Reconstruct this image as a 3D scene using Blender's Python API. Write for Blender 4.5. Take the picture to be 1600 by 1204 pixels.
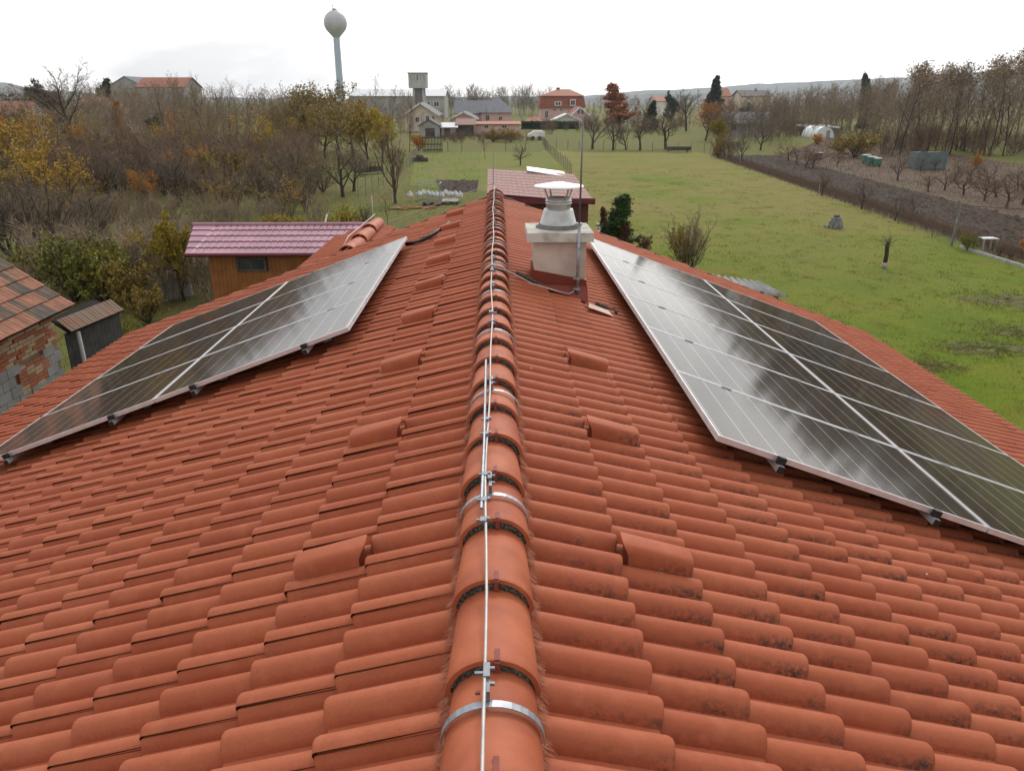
import bpy, math, random
import numpy as np
from mathutils import Matrix, Vector
R = math.radians
random.seed(7)
for o in list(bpy.data.objects): bpy.data.objects.remove(o)
scn = bpy.context.scene
COL = scn.collection

# ------------------------------------------------------------------ camera
RIDGE = 5.20                      # height of the roof apex above the ground
CAM = Vector((0.019, 0.0, RIDGE + 1.482))
PITCH, YAW, FOC = R(20.664), R(1.1456), 1185.3 / 1600.0
cam_data = bpy.data.cameras.new('camera')
cam_data.sensor_fit = 'HORIZONTAL'; cam_data.sensor_width = 36.0; cam_data.lens = 36.0 * FOC
cam_data.clip_start = 0.05; cam_data.clip_end = 9000
cam = bpy.data.objects.new('camera', cam_data); COL.objects.link(cam)
cam.location = CAM; cam.rotation_euler = (math.pi / 2 - PITCH, 0, -YAW)
scn.camera = cam

# ------------------------------------------------------------------ sky, sun, exposure
SUN_EL, SUN_AZ = R(38), R(12)     # azimuth measured from the view direction (+Y) towards the right
world = bpy.data.worlds.new('World'); scn.world = world; world.use_nodes = True
nt = world.node_tree; nt.nodes.clear()
def N(t, kind, **k):
    n = t.nodes.new(kind)
    for a, b in k.items(): setattr(n, a, b)
    return n
wo = N(nt, 'ShaderNodeOutputWorld'); mixs = N(nt, 'ShaderNodeMixShader')
sky = N(nt, 'ShaderNodeTexSky'); sky.sky_type = 'NISHITA'; sky.sun_disc = False
sky.sun_elevation = SUN_EL; sky.sun_rotation = SUN_AZ; sky.air_density = 1.5; sky.dust_density = 3
bg1 = N(nt, 'ShaderNodeBackground'); bg1.inputs[1].default_value = 0.1
bg2 = N(nt, 'ShaderNodeBackground'); bg2.inputs[1].default_value = 1.0
tc = N(nt, 'ShaderNodeTexCoord'); mp = N(nt, 'ShaderNodeMapping'); mp.inputs['Scale'].default_value = (1.3, 1.3, 3.2); mp.inputs['Location'].default_value = (.35, .1, .2)
nz = N(nt, 'ShaderNodeTexNoise'); nz.inputs['Scale'].default_value = 2.1; nz.inputs['Detail'].default_value = 5; nz.inputs['Roughness'].default_value = .5
cr = N(nt, 'ShaderNodeValToRGB')
e = cr.color_ramp.elements
e[0].position = .38; e[0].color = (.78, .795, .82, 1); e[1].position = .60; e[1].color = (1.5, 1.475, 1.44, 1)
nt.links.new(tc.outputs['Generated'], mp.inputs[0]); nt.links.new(mp.outputs[0], nz.inputs['Vector'])
nt.links.new(nz.outputs['Fac'], cr.inputs[0])
# thin cloud is brighter towards the hidden sun
vd = N(nt, 'ShaderNodeVectorMath', operation='DOT_PRODUCT'); nt.links.new(tc.outputs['Generated'], vd.inputs[0]); vd.inputs[1].default_value = (math.sin(SUN_AZ) * math.cos(SUN_EL), math.cos(SUN_AZ) * math.cos(SUN_EL), math.sin(SUN_EL))
mx = N(nt, 'ShaderNodeMath', operation='MAXIMUM'); nt.links.new(vd.outputs['Value'], mx.inputs[0]); mx.inputs[1].default_value = 0
pw = N(nt, 'ShaderNodeMath', operation='POWER'); nt.links.new(mx.outputs[0], pw.inputs[0]); pw.inputs[1].default_value = 2.0
ma = N(nt, 'ShaderNodeMath', operation='MULTIPLY_ADD'); nt.links.new(pw.outputs[0], ma.inputs[0]); ma.inputs[1].default_value = .85; ma.inputs[2].default_value = .85
nt.links.new(ma.outputs[0], bg2.inputs[1]); nt.links.new(cr.outputs[0], bg2.inputs[0])
nt.links.new(sky.outputs[0], bg1.inputs[0]); mixs.inputs[0].default_value = .88
nt.links.new(bg1.outputs[0], mixs.inputs[1]); nt.links.new(bg2.outputs[0], mixs.inputs[2]); nt.links.new(mixs.outputs[0], wo.inputs[0])
sd = bpy.data.lights.new('sun', 'SUN'); sd.energy = 1.5; sd.angle = R(14); sd.color = (1, .95, .88)
sun = bpy.data.objects.new('sun', sd); COL.objects.link(sun)
sdir = Vector((math.sin(SUN_AZ) * math.cos(SUN_EL), math.cos(SUN_AZ) * math.cos(SUN_EL), math.sin(SUN_EL)))
sun.rotation_euler = (-sdir).to_track_quat('-Z', 'Y').to_euler()
vs = scn.view_settings; vs.view_transform = 'Standard'; vs.look = 'None'; vs.exposure = 0.02; vs.gamma = 1.0; vs.use_curve_mapping = False

# ------------------------------------------------------------------ picture -> place helpers (pixels of the 1600 px photograph)
def ray(px, py):
    u = (px - 800) / 1185.3; v = (py - 602) / 1185.3
    yf = math.cos(PITCH) - v * math.sin(PITCH); z = -math.sin(PITCH) - v * math.cos(PITCH)
    return Vector((u * math.cos(YAW) + yf * math.sin(YAW), -u * math.sin(YAW) + yf * math.cos(YAW), z))
def at(px, py, Y):
    d = ray(px, py); return CAM + d * (Y / d.y)
def onz(px, py, z=0.0):
    d = ray(px, py); return CAM + d * ((z - CAM.z) / d.z)
def to_px(p):
    q = Vector(p) - CAM
    xr = q.x * math.cos(YAW) - q.y * math.sin(YAW); yf = q.x * math.sin(YAW) + q.y * math.cos(YAW)
    zc = yf * math.cos(PITCH) - q.z * math.sin(PITCH); up = yf * math.sin(PITCH) + q.z * math.cos(PITCH)
    return 800 + 1185.3 * xr / zc, 602 - 1185.3 * up / zc, zc

# ------------------------------------------------------------------ materials
def newmat(name):
    m = bpy.data.materials.new(name); m.use_nodes = True
    t = m.node_tree; b = t.nodes['Principled BSDF']
    return m, t, b
def noise(t, vec, scale, detail=4, rough=.55):
    n = N(t, 'ShaderNodeTexNoise'); n.inputs['Scale'].default_value = scale
    n.inputs['Detail'].default_value = detail; n.inputs['Roughness'].default_value = rough
    t.links.new(vec, n.inputs['Vector']); return n.outputs['Fac']
def ramp(t, fac, stops):
    c = N(t, 'ShaderNodeValToRGB'); el = c.color_ramp.elements
    while len(el) < len(stops): el.new(.5)
    for k, (p, col) in enumerate(stops):
        el[k].position = p; el[k].color = (*col, 1) if len(col) == 3 else col
    t.links.new(fac, c.inputs[0]); return c.outputs[0]
def mixc(t, fac, a, b, mode='MIX'):
    m = N(t, 'ShaderNodeMix', data_type='RGBA', blend_type=mode)
    for sock, val in ((m.inputs[0], fac), (m.inputs[6], a), (m.inputs[7], b)):
        if isinstance(val, (int, float)): sock.default_value = val
        elif isinstance(val, tuple): sock.default_value = (*val, 1)
        else: t.links.new(val, sock)
    return m.outputs[2]
def math_(t, op, a, b=None, c=None, clamp=False):
    m = N(t, 'ShaderNodeMath', operation=op, use_clamp=clamp)
    for k, val in enumerate((a, b, c)):
        if val is None: continue
        if isinstance(val, (int, float)): m.inputs[k].default_value = val
        else: t.links.new(val, m.inputs[k])
    return m.outputs[0]
def bumpn(t, b, h, strength=.3, dist=.01):
    n = N(t, 'ShaderNodeBump'); n.inputs['Strength'].default_value = strength; n.inputs['Distance'].default_value = dist
    t.links.new(h, n.inputs['Height']); t.links.new(n.outputs[0], b.inputs['Normal'])
def pos(t, obj=False):
    if obj: return N(t, 'ShaderNodeTexCoord').outputs['Object']
    return N(t, 'ShaderNodeNewGeometry').outputs['Position']
def mat(name, c1, c2=None, scale=6, rough=.8, bump=0, bscale=None, dist=.01, metal=0, spec=.3, obj=False, lo=.35, hi=.65, detail=4):
    m, t, b = newmat(name); p = pos(t, obj)
    c2 = c2 or tuple(x * .75 for x in c1)
    f = noise(t, p, scale, detail); t.links.new(ramp(t, f, [(lo, c1), (hi, c2)]), b.inputs['Base Color'])
    b.inputs['Roughness'].default_value = rough; b.inputs['Metallic'].default_value = metal
    b.inputs['Specular IOR Level'].default_value = spec
    if bump: bumpn(t, b, noise(t, p, bscale or scale * 6, 5), bump, dist)
    return m
def leafmat(name, c1, c2, rough=.7):
    m, t, b = newmat(name); p = pos(t)
    f = noise(t, p, 9.0, 2); g = N(t, 'ShaderNodeObjectInfo').outputs['Random']
    col = ramp(t, f, [(.3, c1), (.7, c2)])
    hs = N(t, 'ShaderNodeHueSaturation'); t.links.new(col, hs.inputs['Color'])
    t.links.new(math_(t, 'MULTIPLY_ADD', g, .5, .75), hs.inputs['Value'])
    t.links.new(hs.outputs[0], b.inputs['Base Color']); b.inputs['Roughness'].default_value = rough
    b.inputs['Specular IOR Level'].default_value = .2
    return m
def tilemat(name, lichen):
    m, t, b = newmat(name); p = pos(t)
    at_ = N(t, 'ShaderNodeAttribute', attribute_name='rnd').outputs['Fac']
    uv = N(t, 'ShaderNodeUVMap', uv_map='tile').outputs[0]; sx = N(t, 'ShaderNodeSeparateXYZ'); t.links.new(uv, sx.inputs[0])
    col = ramp(t, at_, [(0, (.325, .077, .030)), (.5, (.365, .093, .038)), (1, (.40, .112, .049))])
    big = noise(t, p, 1.3, 4); col = mixc(t, math_(t, 'MULTIPLY', big, .45), col, (.30, .064, .025))
    fine = noise(t, p, 90, 5, .7); col = mixc(t, ramp(t, fine, [(.35, (.35, .35, .35)), (.62, (0, 0, 0))]), col, (.20, .065, .04))
    # bloom streaks along the slope
    pale = noise(t, p, 11, 5); col = mixc(t, ramp(t, pale, [(.52, (0, 0, 0)), (.75, (.35, .35, .35))]), col, (.45, .15, .075))
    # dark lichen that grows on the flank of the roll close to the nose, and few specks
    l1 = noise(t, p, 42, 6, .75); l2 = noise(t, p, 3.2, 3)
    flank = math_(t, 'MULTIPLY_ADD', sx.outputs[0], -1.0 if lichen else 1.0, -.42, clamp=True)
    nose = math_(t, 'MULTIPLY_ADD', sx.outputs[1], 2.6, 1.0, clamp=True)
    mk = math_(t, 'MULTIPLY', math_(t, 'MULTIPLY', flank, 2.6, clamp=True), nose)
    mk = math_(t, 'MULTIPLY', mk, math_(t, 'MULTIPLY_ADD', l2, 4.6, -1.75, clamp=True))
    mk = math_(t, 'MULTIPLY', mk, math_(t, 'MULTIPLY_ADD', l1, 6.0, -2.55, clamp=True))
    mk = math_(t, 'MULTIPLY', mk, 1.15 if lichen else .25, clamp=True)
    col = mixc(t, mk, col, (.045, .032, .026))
    sp = N(t, 'ShaderNodeTexVoronoi'); sp.inputs['Scale'].default_value = 7.5; t.links.new(p, sp.inputs['Vector'])
    spot = math_(t, 'LESS_THAN', sp.outputs['Distance'], .045)
    sc = N(t, 'ShaderNodeSeparateColor'); t.links.new(sp.outputs['Color'], sc.inputs[0])
    spot = math_(t, 'MULTIPLY', spot, math_(t, 'GREATER_THAN', sc.outputs[0], .72))
    col = mixc(t, math_(t, 'MULTIPLY', spot, .8), col, (.55, .50, .45) if lichen else (.16, .07, .05))
    t.links.new(col, b.inputs['Base Color']); b.inputs['Roughness'].default_value = .66; b.inputs['Specular IOR Level'].default_value = .22
    bumpn(t, b, noise(t, p, 320, 3, .7), .22, .003)
    return m
M = {}
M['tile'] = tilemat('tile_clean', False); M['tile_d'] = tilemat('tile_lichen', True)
M['ridge'] = mat('ridge_concrete', (.41, .115, .050), (.29, .068, .029), 5.5, .6, .25, 260, .003, spec=.25, detail=8)
M['mortar'] = mat('pebble_mortar', (.16, .14, .12), (.025, .022, .02), 120, .95, .9, 140, .01)
M['brush'] = mat('brush', (.36, .13, .075), (.24, .075, .04), 40, .8)
M['deck'] = mat('deck', (.05, .03, .022), None, 5, .9)
M['plaster'] = mat('plaster', (.62, .55, .46), (.52, .46, .39), 2, .9, .3, 60)
M['galv'] = mat('galvanised', (.34, .36, .39), (.24, .26, .29), 30, .45, 0, metal=.6, spec=.5)
M['galvd'] = mat('galvanised_dull', (.20, .21, .235), (.14, .15, .17), 30, .5, 0, metal=.5)
M['alu'] = mat('aluminium', (.66, .66, .68), (.58, .57, .58), 14, .38, metal=.55, spec=.5)
M['wire'] = mat('wire_alu', (.50, .46, .44), (.40, .37, .36), 20, .5, metal=.35)
M['black'] = mat('black_clamp', (.018, .018, .020), None, 20, .45)
M['redclip'] = mat('red_clip', (.22, .05, .035), None, 20, .6)
M['chim'] = mat('chimney_render', (.56, .46, .39), (.42, .335, .285), 3.5, .92, .35, 70, .008)
M['slab'] = mat('chimney_slab', (.52, .50, .45), (.26, .255, .225), 7, .95, .4, 60, .01, lo=.45, hi=.72)
M['flash'] = mat('flashing_red', (.19, .032, .017), (.15, .028, .016), 6, .5)
M['flashw'] = mat('flashing_pink', (.55, .36, .30), None, 6, .6)
M['steel'] = mat('steel', (.48, .48, .47), (.36, .35, .34), 9, .38, .1, 30, .004, metal=.65, spec=.5)
M['steelw'] = mat('bright_steel', (.86, .86, .87), (.78, .78, .79), 4, .35, metal=.2, spec=.5)
M['flue_shade'] = mat('flue_shade_grey', (.12, .115, .11), (.2, .19, .18), 12, .9)
M['rodg'] = mat('rod_grey', (.10, .10, .11), (.16, .16, .17), 3, .5, metal=.4)
M['dark'] = mat('dark_void', (.012, .012, .012), None, 5, .9)
M['bark'] = mat('bark', (.065, .050, .040), (.035, .028, .024), 8, .9, .5, 40)
M['barkr'] = mat('bark_red', (.095, .062, .050), (.06, .04, .033), 8, .9)
M['twig'] = mat('twig_grey', (.19, .145, .105), (.115, .088, .065), .6, .9)
M['twigr'] = mat('twig_reddish', (.190, .125, .082), (.12, .08, .055), .6, .9)
M['twigp'] = mat('twig_pale', (.28, .215, .145), (.18, .138, .095), .6, .9)
M['l_yel'] = leafmat('leaf_yellow', (.46, .27, .02), (.32, .20, .02))
M['l_ora'] = leafmat('leaf_orange', (.48, .20, .012), (.34, .13, .012))
M['l_oli'] = leafmat('leaf_olive', (.29, .20, .035), (.20, .145, .03))
M['l_gol'] = leafmat('leaf_golden', (.40, .29, .022), (.27, .21, .025))
M['l_grn'] = leafmat('leaf_green', (.11, .15, .022), (.22, .18, .025))
M['l_pod'] = leafmat('leaf_pod', (.24, .165, .09), (.16, .11, .065))
M['l_rus'] = leafmat('leaf_rust', (.34, .12, .038), (.22, .08, .03))
M['l_con'] = leafmat('leaf_conifer', (.022, .040, .022), (.035, .055, .028))
M['l_thu'] = leafmat('leaf_thuja', (.035, .065, .018), (.05, .075, .02))
M['l_brn'] = leafmat('leaf_brown', (.12, .045, .025), (.075, .03, .02))

# ------------------------------------------------------------------ mesh builder
class MB:
    def __init__(s): s.v = []; s.f = []; s.m = []
    def add(s, vs_, fs, mi=0):
        b = len(s.v); s.v += [tuple(x) for x in vs_]; s.f += [tuple(b + i for i in f) for f in fs]; s.m += [mi] * len(fs); return s
    def quad(s, a, b, c, d, mi=0): return s.add((a, b, c, d), ((0, 1, 2, 3),), mi)
    def box(s, c, d, mt=None, mi=0):
        x, y, z = d[0] / 2, d[1] / 2, d[2] / 2
        P = [Vector((i * x, j * y, k * z)) for k in (-1, 1) for j in (-1, 1) for i in (-1, 1)]
        if mt is not None: P = [mt @ p for p in P]
        P = [p + Vector(c) for p in P]
        return s.add(P, ((0, 2, 3, 1), (4, 5, 7, 6), (0, 1, 5, 4), (1, 3, 7, 5), (3, 2, 6, 7), (2, 0, 4, 6)), mi)
    def box2(s, lo, hi, mi=0):
        return s.box([(a + b) / 2 for a, b in zip(lo, hi)], [abs(b - a) for a, b in zip(lo, hi)], None, mi)
    def tube(s, pts, rs, n=6, mi=0, cap=True):
        pts = [Vector(p) for p in pts]
        if isinstance(rs, (int, float)): rs = [rs] * len(pts)
        base = len(s.v); up = None
        for k, p in enumerate(pts):
            d = (pts[min(k + 1, len(pts) - 1)] - pts[max(k - 1, 0)]).normalized()
            if up is None: up = Vector((0, 0, 1)) if abs(d.z) < .9 else Vector((1, 0, 0))
            a = d.cross(up).normalized(); up = a.cross(d).normalized()
            for q in range(n):
                w = 2 * math.pi * q / n; s.v.append(tuple(p + (a * math.cos(w) + up * math.sin(w)) * rs[k]))
        for k in range(len(pts) - 1):
            for q in range(n):
                q2 = (q + 1) % n; s.f.append((base + k * n + q, base + k * n + q2, base + (k + 1) * n + q2, base + (k + 1) * n + q)); s.m.append(mi)
        if cap and n > 2:
            s.f.append(tuple(base + q for q in range(n))[::-1]); s.m.append(mi)
            s.f.append(tuple(base + (len(pts) - 1) * n + q for q in range(n))); s.m.append(mi)
        return s
    def lathe(s, prof, c, n=20, mi=0):
        base = len(s.v)
        for r, z in prof:
            for q in range(n):
                w = 2 * math.pi * q / n; s.v.append((c[0] + r * math.cos(w), c[1] + r * math.sin(w), c[2] + z))
        for k in range(len(prof) - 1):
            for q in range(n):
                q2 = (q + 1) % n; s.f.append((base + k * n + q, base + k * n + q2, base + (k + 1) * n + q2, base + (k + 1) * n + q)); s.m.append(mi)
        return s
    def prism(s, poly, axis, a, b, mi=0):
        # poly: list of 2D points; axis 'x': (y,z) polygon extruded in x, 'y': (x,z) polygon extruded in y, 'z': (x,y)
        f = {'x': lambda p, t: (t, p[0], p[1]), 'y': lambda p, t: (p[0], t, p[1]), 'z': lambda p, t: (p[0], p[1], t)}[axis]
        n = len(poly); V = [f(p, a) for p in poly] + [f(p, b) for p in poly]
        F = [tuple(range(n))[::-1], tuple(range(n, 2 * n))] + [(i, (i + 1) % n, n + (i + 1) % n, n + i) for i in range(n)]
        return s.add(V, F, mi)
    def slab(s, a, b, c, d, th, mi=0):
        # flat four-cornered plate with thickness th below its top face
        a, b, c, d = map(Vector, (a, b, c, d)); n = (b - a).cross(d - a).normalized()
        if n.z < 0: n = -n
        lo = [p - n * th for p in (a, b, c, d)]
        return s.add([a, b, c, d] + lo, ((0, 1, 2, 3), (7, 6, 5, 4), (0, 4, 5, 1), (1, 5, 6, 2), (2, 6, 7, 3), (3, 7, 4, 0)), mi)
    def mesh(s, name, mats, smooth=False):
        me = bpy.data.meshes.new(name); me.from_pydata(s.v, [], s.f)
        for m in (mats if isinstance(mats, (list, tuple)) else [mats]): me.materials.append(M[m] if isinstance(m, str) else m)
        if any(s.m): me.polygons.foreach_set('material_index', s.m)
        if smooth: me.polygons.foreach_set('use_smooth', [True] * len(s.f))
        me.update(); return me
    def build(s, name, mats, parent=None, smooth=False):
        off = Vector((0, 0, 0))
        if parent is not None:
            q = parent
            while q is not None: off += q.location; q = q.parent
        elif s.v:
            A = np.array(s.v); lo, hi = A.min(0), A.max(0); off = Vector(((lo[0] + hi[0]) / 2, (lo[1] + hi[1]) / 2, lo[2]))
        if off.length > 0: s.v = [(x - off.x, y - off.y, z - off.z) for x, y, z in s.v]
        o = bpy.data.objects.new(name, s.mesh(name, mats, smooth)); COL.objects.link(o)
        if parent is not None: o.parent = parent
        else: o.location = off
        return o
def tag(o, label=None, cat=None, group=None, kind=None):
    if label: o['label'] = label
    if cat: o['category'] = cat
    if group: o['group'] = group
    if kind: o['kind'] = kind
    return o
def empty(name, loc, label=None, cat=None, group=None):
    o = bpy.data.objects.new(name, None); COL.objects.link(o); o.location = loc; o.empty_display_size = .2
    return tag(o, label, cat, group)
def child(name, me, parent, matrix=None):
    o = bpy.data.objects.new(name, me); COL.objects.link(o); o.parent = parent
    if matrix is not None: o.matrix_basis = matrix
    return o
def copy_tree(o, parent=None):
    c = o.copy(); COL.objects.link(c); c.parent = parent
    for ch in [q for q in o.children]: copy_tree(ch, c)
    return c

# ================================================================== THE HOUSE UNDER THE CAMERA
TH = R(20.2); CT, ST = math.cos(TH), math.sin(TH)
Y0, Y1 = -2.4, 13.30
ROLL, COURSE, NOSE0 = .148, .3355, .519
def slope_frame(side):      # columns: downslope, lateral, normal; local frame of one roof slope
    d = Vector((side * CT, 0, -ST)); n = Vector((side * ST, 0, CT)); return d, Vector((0, side * 1.0, 0)), n
def on_slope(side, s, y, e=0.0):
    d, l, n = slope_frame(side); p = Vector((0, 0, RIDGE)) + d * s + n * e; p.y = y; return p
def slope_matrix(side, s, y, e=0.0, tilt=0.0, yawr=0.0):
    d, l, n = slope_frame(side); m = Matrix((d, l, n)).transposed().to_4x4()
    m = m @ Matrix.Rotation(tilt, 4, 'Y') @ Matrix.Rotation(yawr, 4, 'Z'); m.translation = on_slope(side, s, y, e); return m
house = empty('tiled_house', (0, 6, 0), 'house with terracotta concrete tile roof, long ridge and chimney in the foreground', 'house')
hw = 6.35
m = MB(); m.prism([(-hw, 0), (hw, 0), (hw, RIDGE - .12 - hw * math.tan(TH)), (0, RIDGE - .12), (-hw, RIDGE - .12 - hw * math.tan(TH))], 'y', Y0 + .35, Y1 - .35)
m.build('wall', 'plaster', house)

def roll_h(u):
    u = abs(u); return .053 * math.cos(math.pi / 2 * min(u / .057, 1)) ** .62 if u < .057 else 0.0
US = [-.2655, -.250, -.2435, -.238, -.206, -.2005, -.194, -.183, -.166, -.148, -.130, -.113, -.102, -.0955, -.090, -.058, -.0525, -.046, -.035, -.018, 0, .015, .030]
def tile_mesh(name, rnd, L=.42, rise=.026):
    prof = [(u, roll_h(u if u > -.08 else u + ROLL if u > -.226 else u + 2 * ROLL)) for u in US]
    prof = [(u, h - .008 * min(1, max(0, (-.226 - u) / .018))) for u, h in prof]
    prof = [(-.290, roll_h(-.290 + .296) - .022), (-.2675, prof[0][1] - .004)] + prof
    rows = [(-L, -.026, 0), (-.012, rise - .0265 * .012 / COURSE * 0 - .001, 0), (-.004, rise - .0035, 0), (0, rise - .011, 0), (-.001, rise - .034, 1)]
    V, F, UV = [], [], []
    n = len(prof)
    for x, dz, under in rows:
        for u, h in prof: V.append((x, u, h - .053 + dz)); c = 0 if u > -.074 else -ROLL if u > -.222 else -2 * ROLL; UV.append(((u - c) / .063, x))
    for r in range(len(rows) - 1):
        for k in range(n - 1):
            a = r * n + k; F.append((a, a + n, a + n + 1, a + 1))
    # lip of the overlapping edge
    b = len(V); e0, e1 = n - 1, 3 * n + n - 1
    V += [(-L, .031, prof[-1][1] - .053 - .026 - .008), (0, .031, prof[-1][1] - .053 + rise - .008)]; UV += [(.5, -L), (.5, 0)]
    F.append((e0, e1, b + 1, b))
    return np.array(V), F, np.array(UV)
def mesh_from(name, V, F, UV, rnd, mat_):
    me = bpy.data.meshes.new(name); me.from_pydata([tuple(v) for v in V], [], F); me.materials.append(M[mat_])
    me.polygons.foreach_set('use_smooth', [True] * len(F))
    uvl = me.uv_layers.new(name='tile'); idx = np.zeros(len(me.loops), dtype=np.int32); me.loops.foreach_get('vertex_index', idx)
    uvl.data.foreach_set('uv', np.asarray(UV, dtype=np.float32)[idx].ravel())
    a = me.attributes.new('rnd', 'FLOAT', 'POINT'); a.data.foreach_set('value', np.asarray(rnd, dtype=np.float32))
    me.set_sharp_from_angle(angle=R(48)); me.update(); return me
TV, TF, TUV = tile_mesh('t', 0)
tile_vars = {mk: [mesh_from('tile', TV, TF, TUV, np.full(len(TV), r), mk) for r in np.linspace(0, 1, 9)] for mk in ('tile', 'tile_d')}
rng = random.Random(3)
panelL = dict(s=1.2526, y=6.0885, n=4); panelR = dict(s=1.309, y=3.9215, n=6)
PLEN, PWID, PEL = 1.823, 1.1238, .150
slopes = {}
cand = []; allt = []
for side in (-1, 1):
    d, l, n = slope_frame(side)
    m = MB(); a = on_slope(side, 0, Y0, -.10); e_ = 6.80 if side < 0 else 7.0
    m.slab(on_slope(side, 0.02, Y0 + .05, -.095), on_slope(side, e_, Y0 + .05, -.095), on_slope(side, e_, Y1 - .03, -.095), on_slope(side, .02, Y1 - .03, -.095), .09)
    slopes[side] = m.build('roof_slope', 'deck', house)
    phase = 2.193 if side < 0 else 2.178
    ks = list(range(0, 20)) if side < 0 else list(range(0, 20)) + [19.55]
    pc = panelL if side < 0 else panelR
    for k in ks:
        s = NOSE0 + COURSE * k
        j0 = math.floor((Y0 - phase) / .296); j1 = math.ceil((Y1 - phase) / .296)
        for j in range(j0, j1):
            y = phase + .296 * j
            if y + .30 > Y1 + .12 or y < Y0: continue
            # left slope: local lateral = -y, so the seam faces the camera there; right slope: it faces away
            yo = y if side < 0 else y + .148
            mtx = slope_matrix(side, s + rng.gauss(0, .002), yo + rng.gauss(0, .0012), rng.gauss(0, .0012), rng.gauss(0, .003), rng.gauss(0, .0035))
            allt.append((side, k, j, mtx, rng.random()))
            u, v, zc = to_px(on_slope(side, s - .17, yo, 0))
            inp = pc['s'] + .15 < s < pc['s'] + 2 * PLEN and pc['y'] + .3 < y < pc['y'] + pc['n'] * PWID
            if zc > .2 and -40 < u < 1640 and v < 1250 and not inp: cand.append((zc, len(allt) - 1))
cand.sort(); pick = set(i for z, i in cand[:300])
rest = {-1: ([], [], [], []), 1: ([], [], [], [])}
nv = len(TV); TVh = np.c_[TV, np.ones(nv)]
for i, (side, k, j, mtx, r) in enumerate(allt):
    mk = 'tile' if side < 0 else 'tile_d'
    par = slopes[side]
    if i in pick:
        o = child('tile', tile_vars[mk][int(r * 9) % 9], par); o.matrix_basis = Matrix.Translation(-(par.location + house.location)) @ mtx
    else:
        V, F, U, Q = rest[side]; b = len(V) * nv
        V.append((TVh @ np.array(mtx).T)[:, :3]); F += [tuple(b + q for q in f) for f in TF]; U.append(TUV); Q.append(np.full(nv, r))
for side in (-1, 1):
    V, F, U, Q = rest[side]
    V = np.concatenate(V) - np.array(house.location + slopes[side].location)
    me = mesh_from('roof_tiles', V, F, np.concatenate(U), np.concatenate(Q), 'tile' if side < 0 else 'tile_d')
    tag(child('roof_tiles', me, slopes[side]), kind='stuff')

# verge boards and gutters
m = MB()
for side in (-1, 1):
    m.slab(on_slope(side, .05, Y1 - .03, -.02), on_slope(side, 6.85, Y1 - .03, -.02), on_slope(side, 6.85, Y1 + .0, -.02), on_slope(side, .05, Y1 + .0, -.02), .2)
m.build('verge_board', 'flash', house)
for side in (-1, 1):
    p0 = on_slope(side, 7.02 if side < 0 else 7.2, Y0, -.12); p1 = p0.copy(); p1.y = Y1
    m = MB(); pr = [(p0.x + .07 * math.cos(w), p0.z + .07 * math.sin(w)) for w in np.linspace(math.pi, 2 * math.pi, 9)]
    pr += [(p0.x + .06 * math.cos(w), p0.z + .06 * math.sin(w)) for w in np.linspace(2 * math.pi, math.pi, 9)]
    m.prism(pr, 'y', Y0, Y1); m.build('gutter', 'flash', house)

# ridge tiles: each one rides over the next one nearer the camera
def ridge_mesh(L=.43):
    V, F = [], []; na = 18; rows = [(0, 0.004, 1.01), (.014, .006, 1.02), (.03, 0.003, 1.005), (L, -.030, .88)]
    m = MB()
    for shell in (0, 1):
        for y, dz, k in rows:
            for q in range(na + 1):
                w = R(-4) + (math.pi + R(8)) * q / na
                rx, rz = (.128 - .014 * shell) * k, (.112 - .014 * shell) * k
                m.v.append((rx * math.cos(w), y, rz * math.sin(w) + dz))
    n = na + 1; nr = len(rows)
    for r in range(nr - 1):
        for q in range(na):
            a = r * n + q; m.f.append((a, a + 1, a + n + 1, a + n)); b = nr * n + a; m.f.append((b + n, b + n + 1, b + 1, b))
    for q in range(na): m.f.append((q, nr * n + q, nr * n + q + 1, q + 1))
    for r in range(nr - 1):
        for q in (0, na): a = r * n + q; m.f.append((a, a + n, nr * n + a + n, nr * n + a))
    m.m = [0] * len(m.f); me = m.mesh('ridge_tile', 'ridge', True); me.set_sharp_from_angle(angle=R(40)); return me
def rim_mesh():
    m = MB(); na = 60; rg = random.Random(5)
    for ring in range(3):
        for q in range(na + 1):
            w = R(2) + (math.pi - R(4)) * q / na
            k = .118 - .013 * ring + rg.gauss(0, .0025); kz = .106 - .016 * ring + rg.gauss(0, .0025)
            m.v.append((k * math.cos(w), .006 + rg.gauss(0, .004) - .003 * (ring == 1), kz * math.sin(w)))
    for r in range(2):
        for q in range(na): a = r * (na + 1) + q; m.f.append((a, a + na + 1, a + na + 2, a + 1))
    m.m = [0] * len(m.f); return m.mesh('mortar_rim', 'mortar', False)
rm, rim = ridge_mesh(), rim_mesh()
clipm = MB().box((.012, -.004, .098), (.016, .012, .036)).box((.012, .02, .119), (.014, .045, .003)).mesh('clip', 'redclip')
k0 = -9
for k in range(k0, 34):
    y = 1.273 - .012 + .3625 * k
    if y < Y0 or y > Y1 - .15: continue
    o = child('ridge_tile', rm, house, Matrix.Translation(Vector((rng.gauss(0, .003), y, RIDGE - .022 + rng.gauss(0, .002))) - house.location) @ Matrix.Rotation(rng.gauss(0, .006), 4, 'Z') @ Matrix.Rotation(rng.gauss(0, .015), 4, 'Y'))
    child('mortar_rim', rim, o); child('clip', clipm, o)
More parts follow.
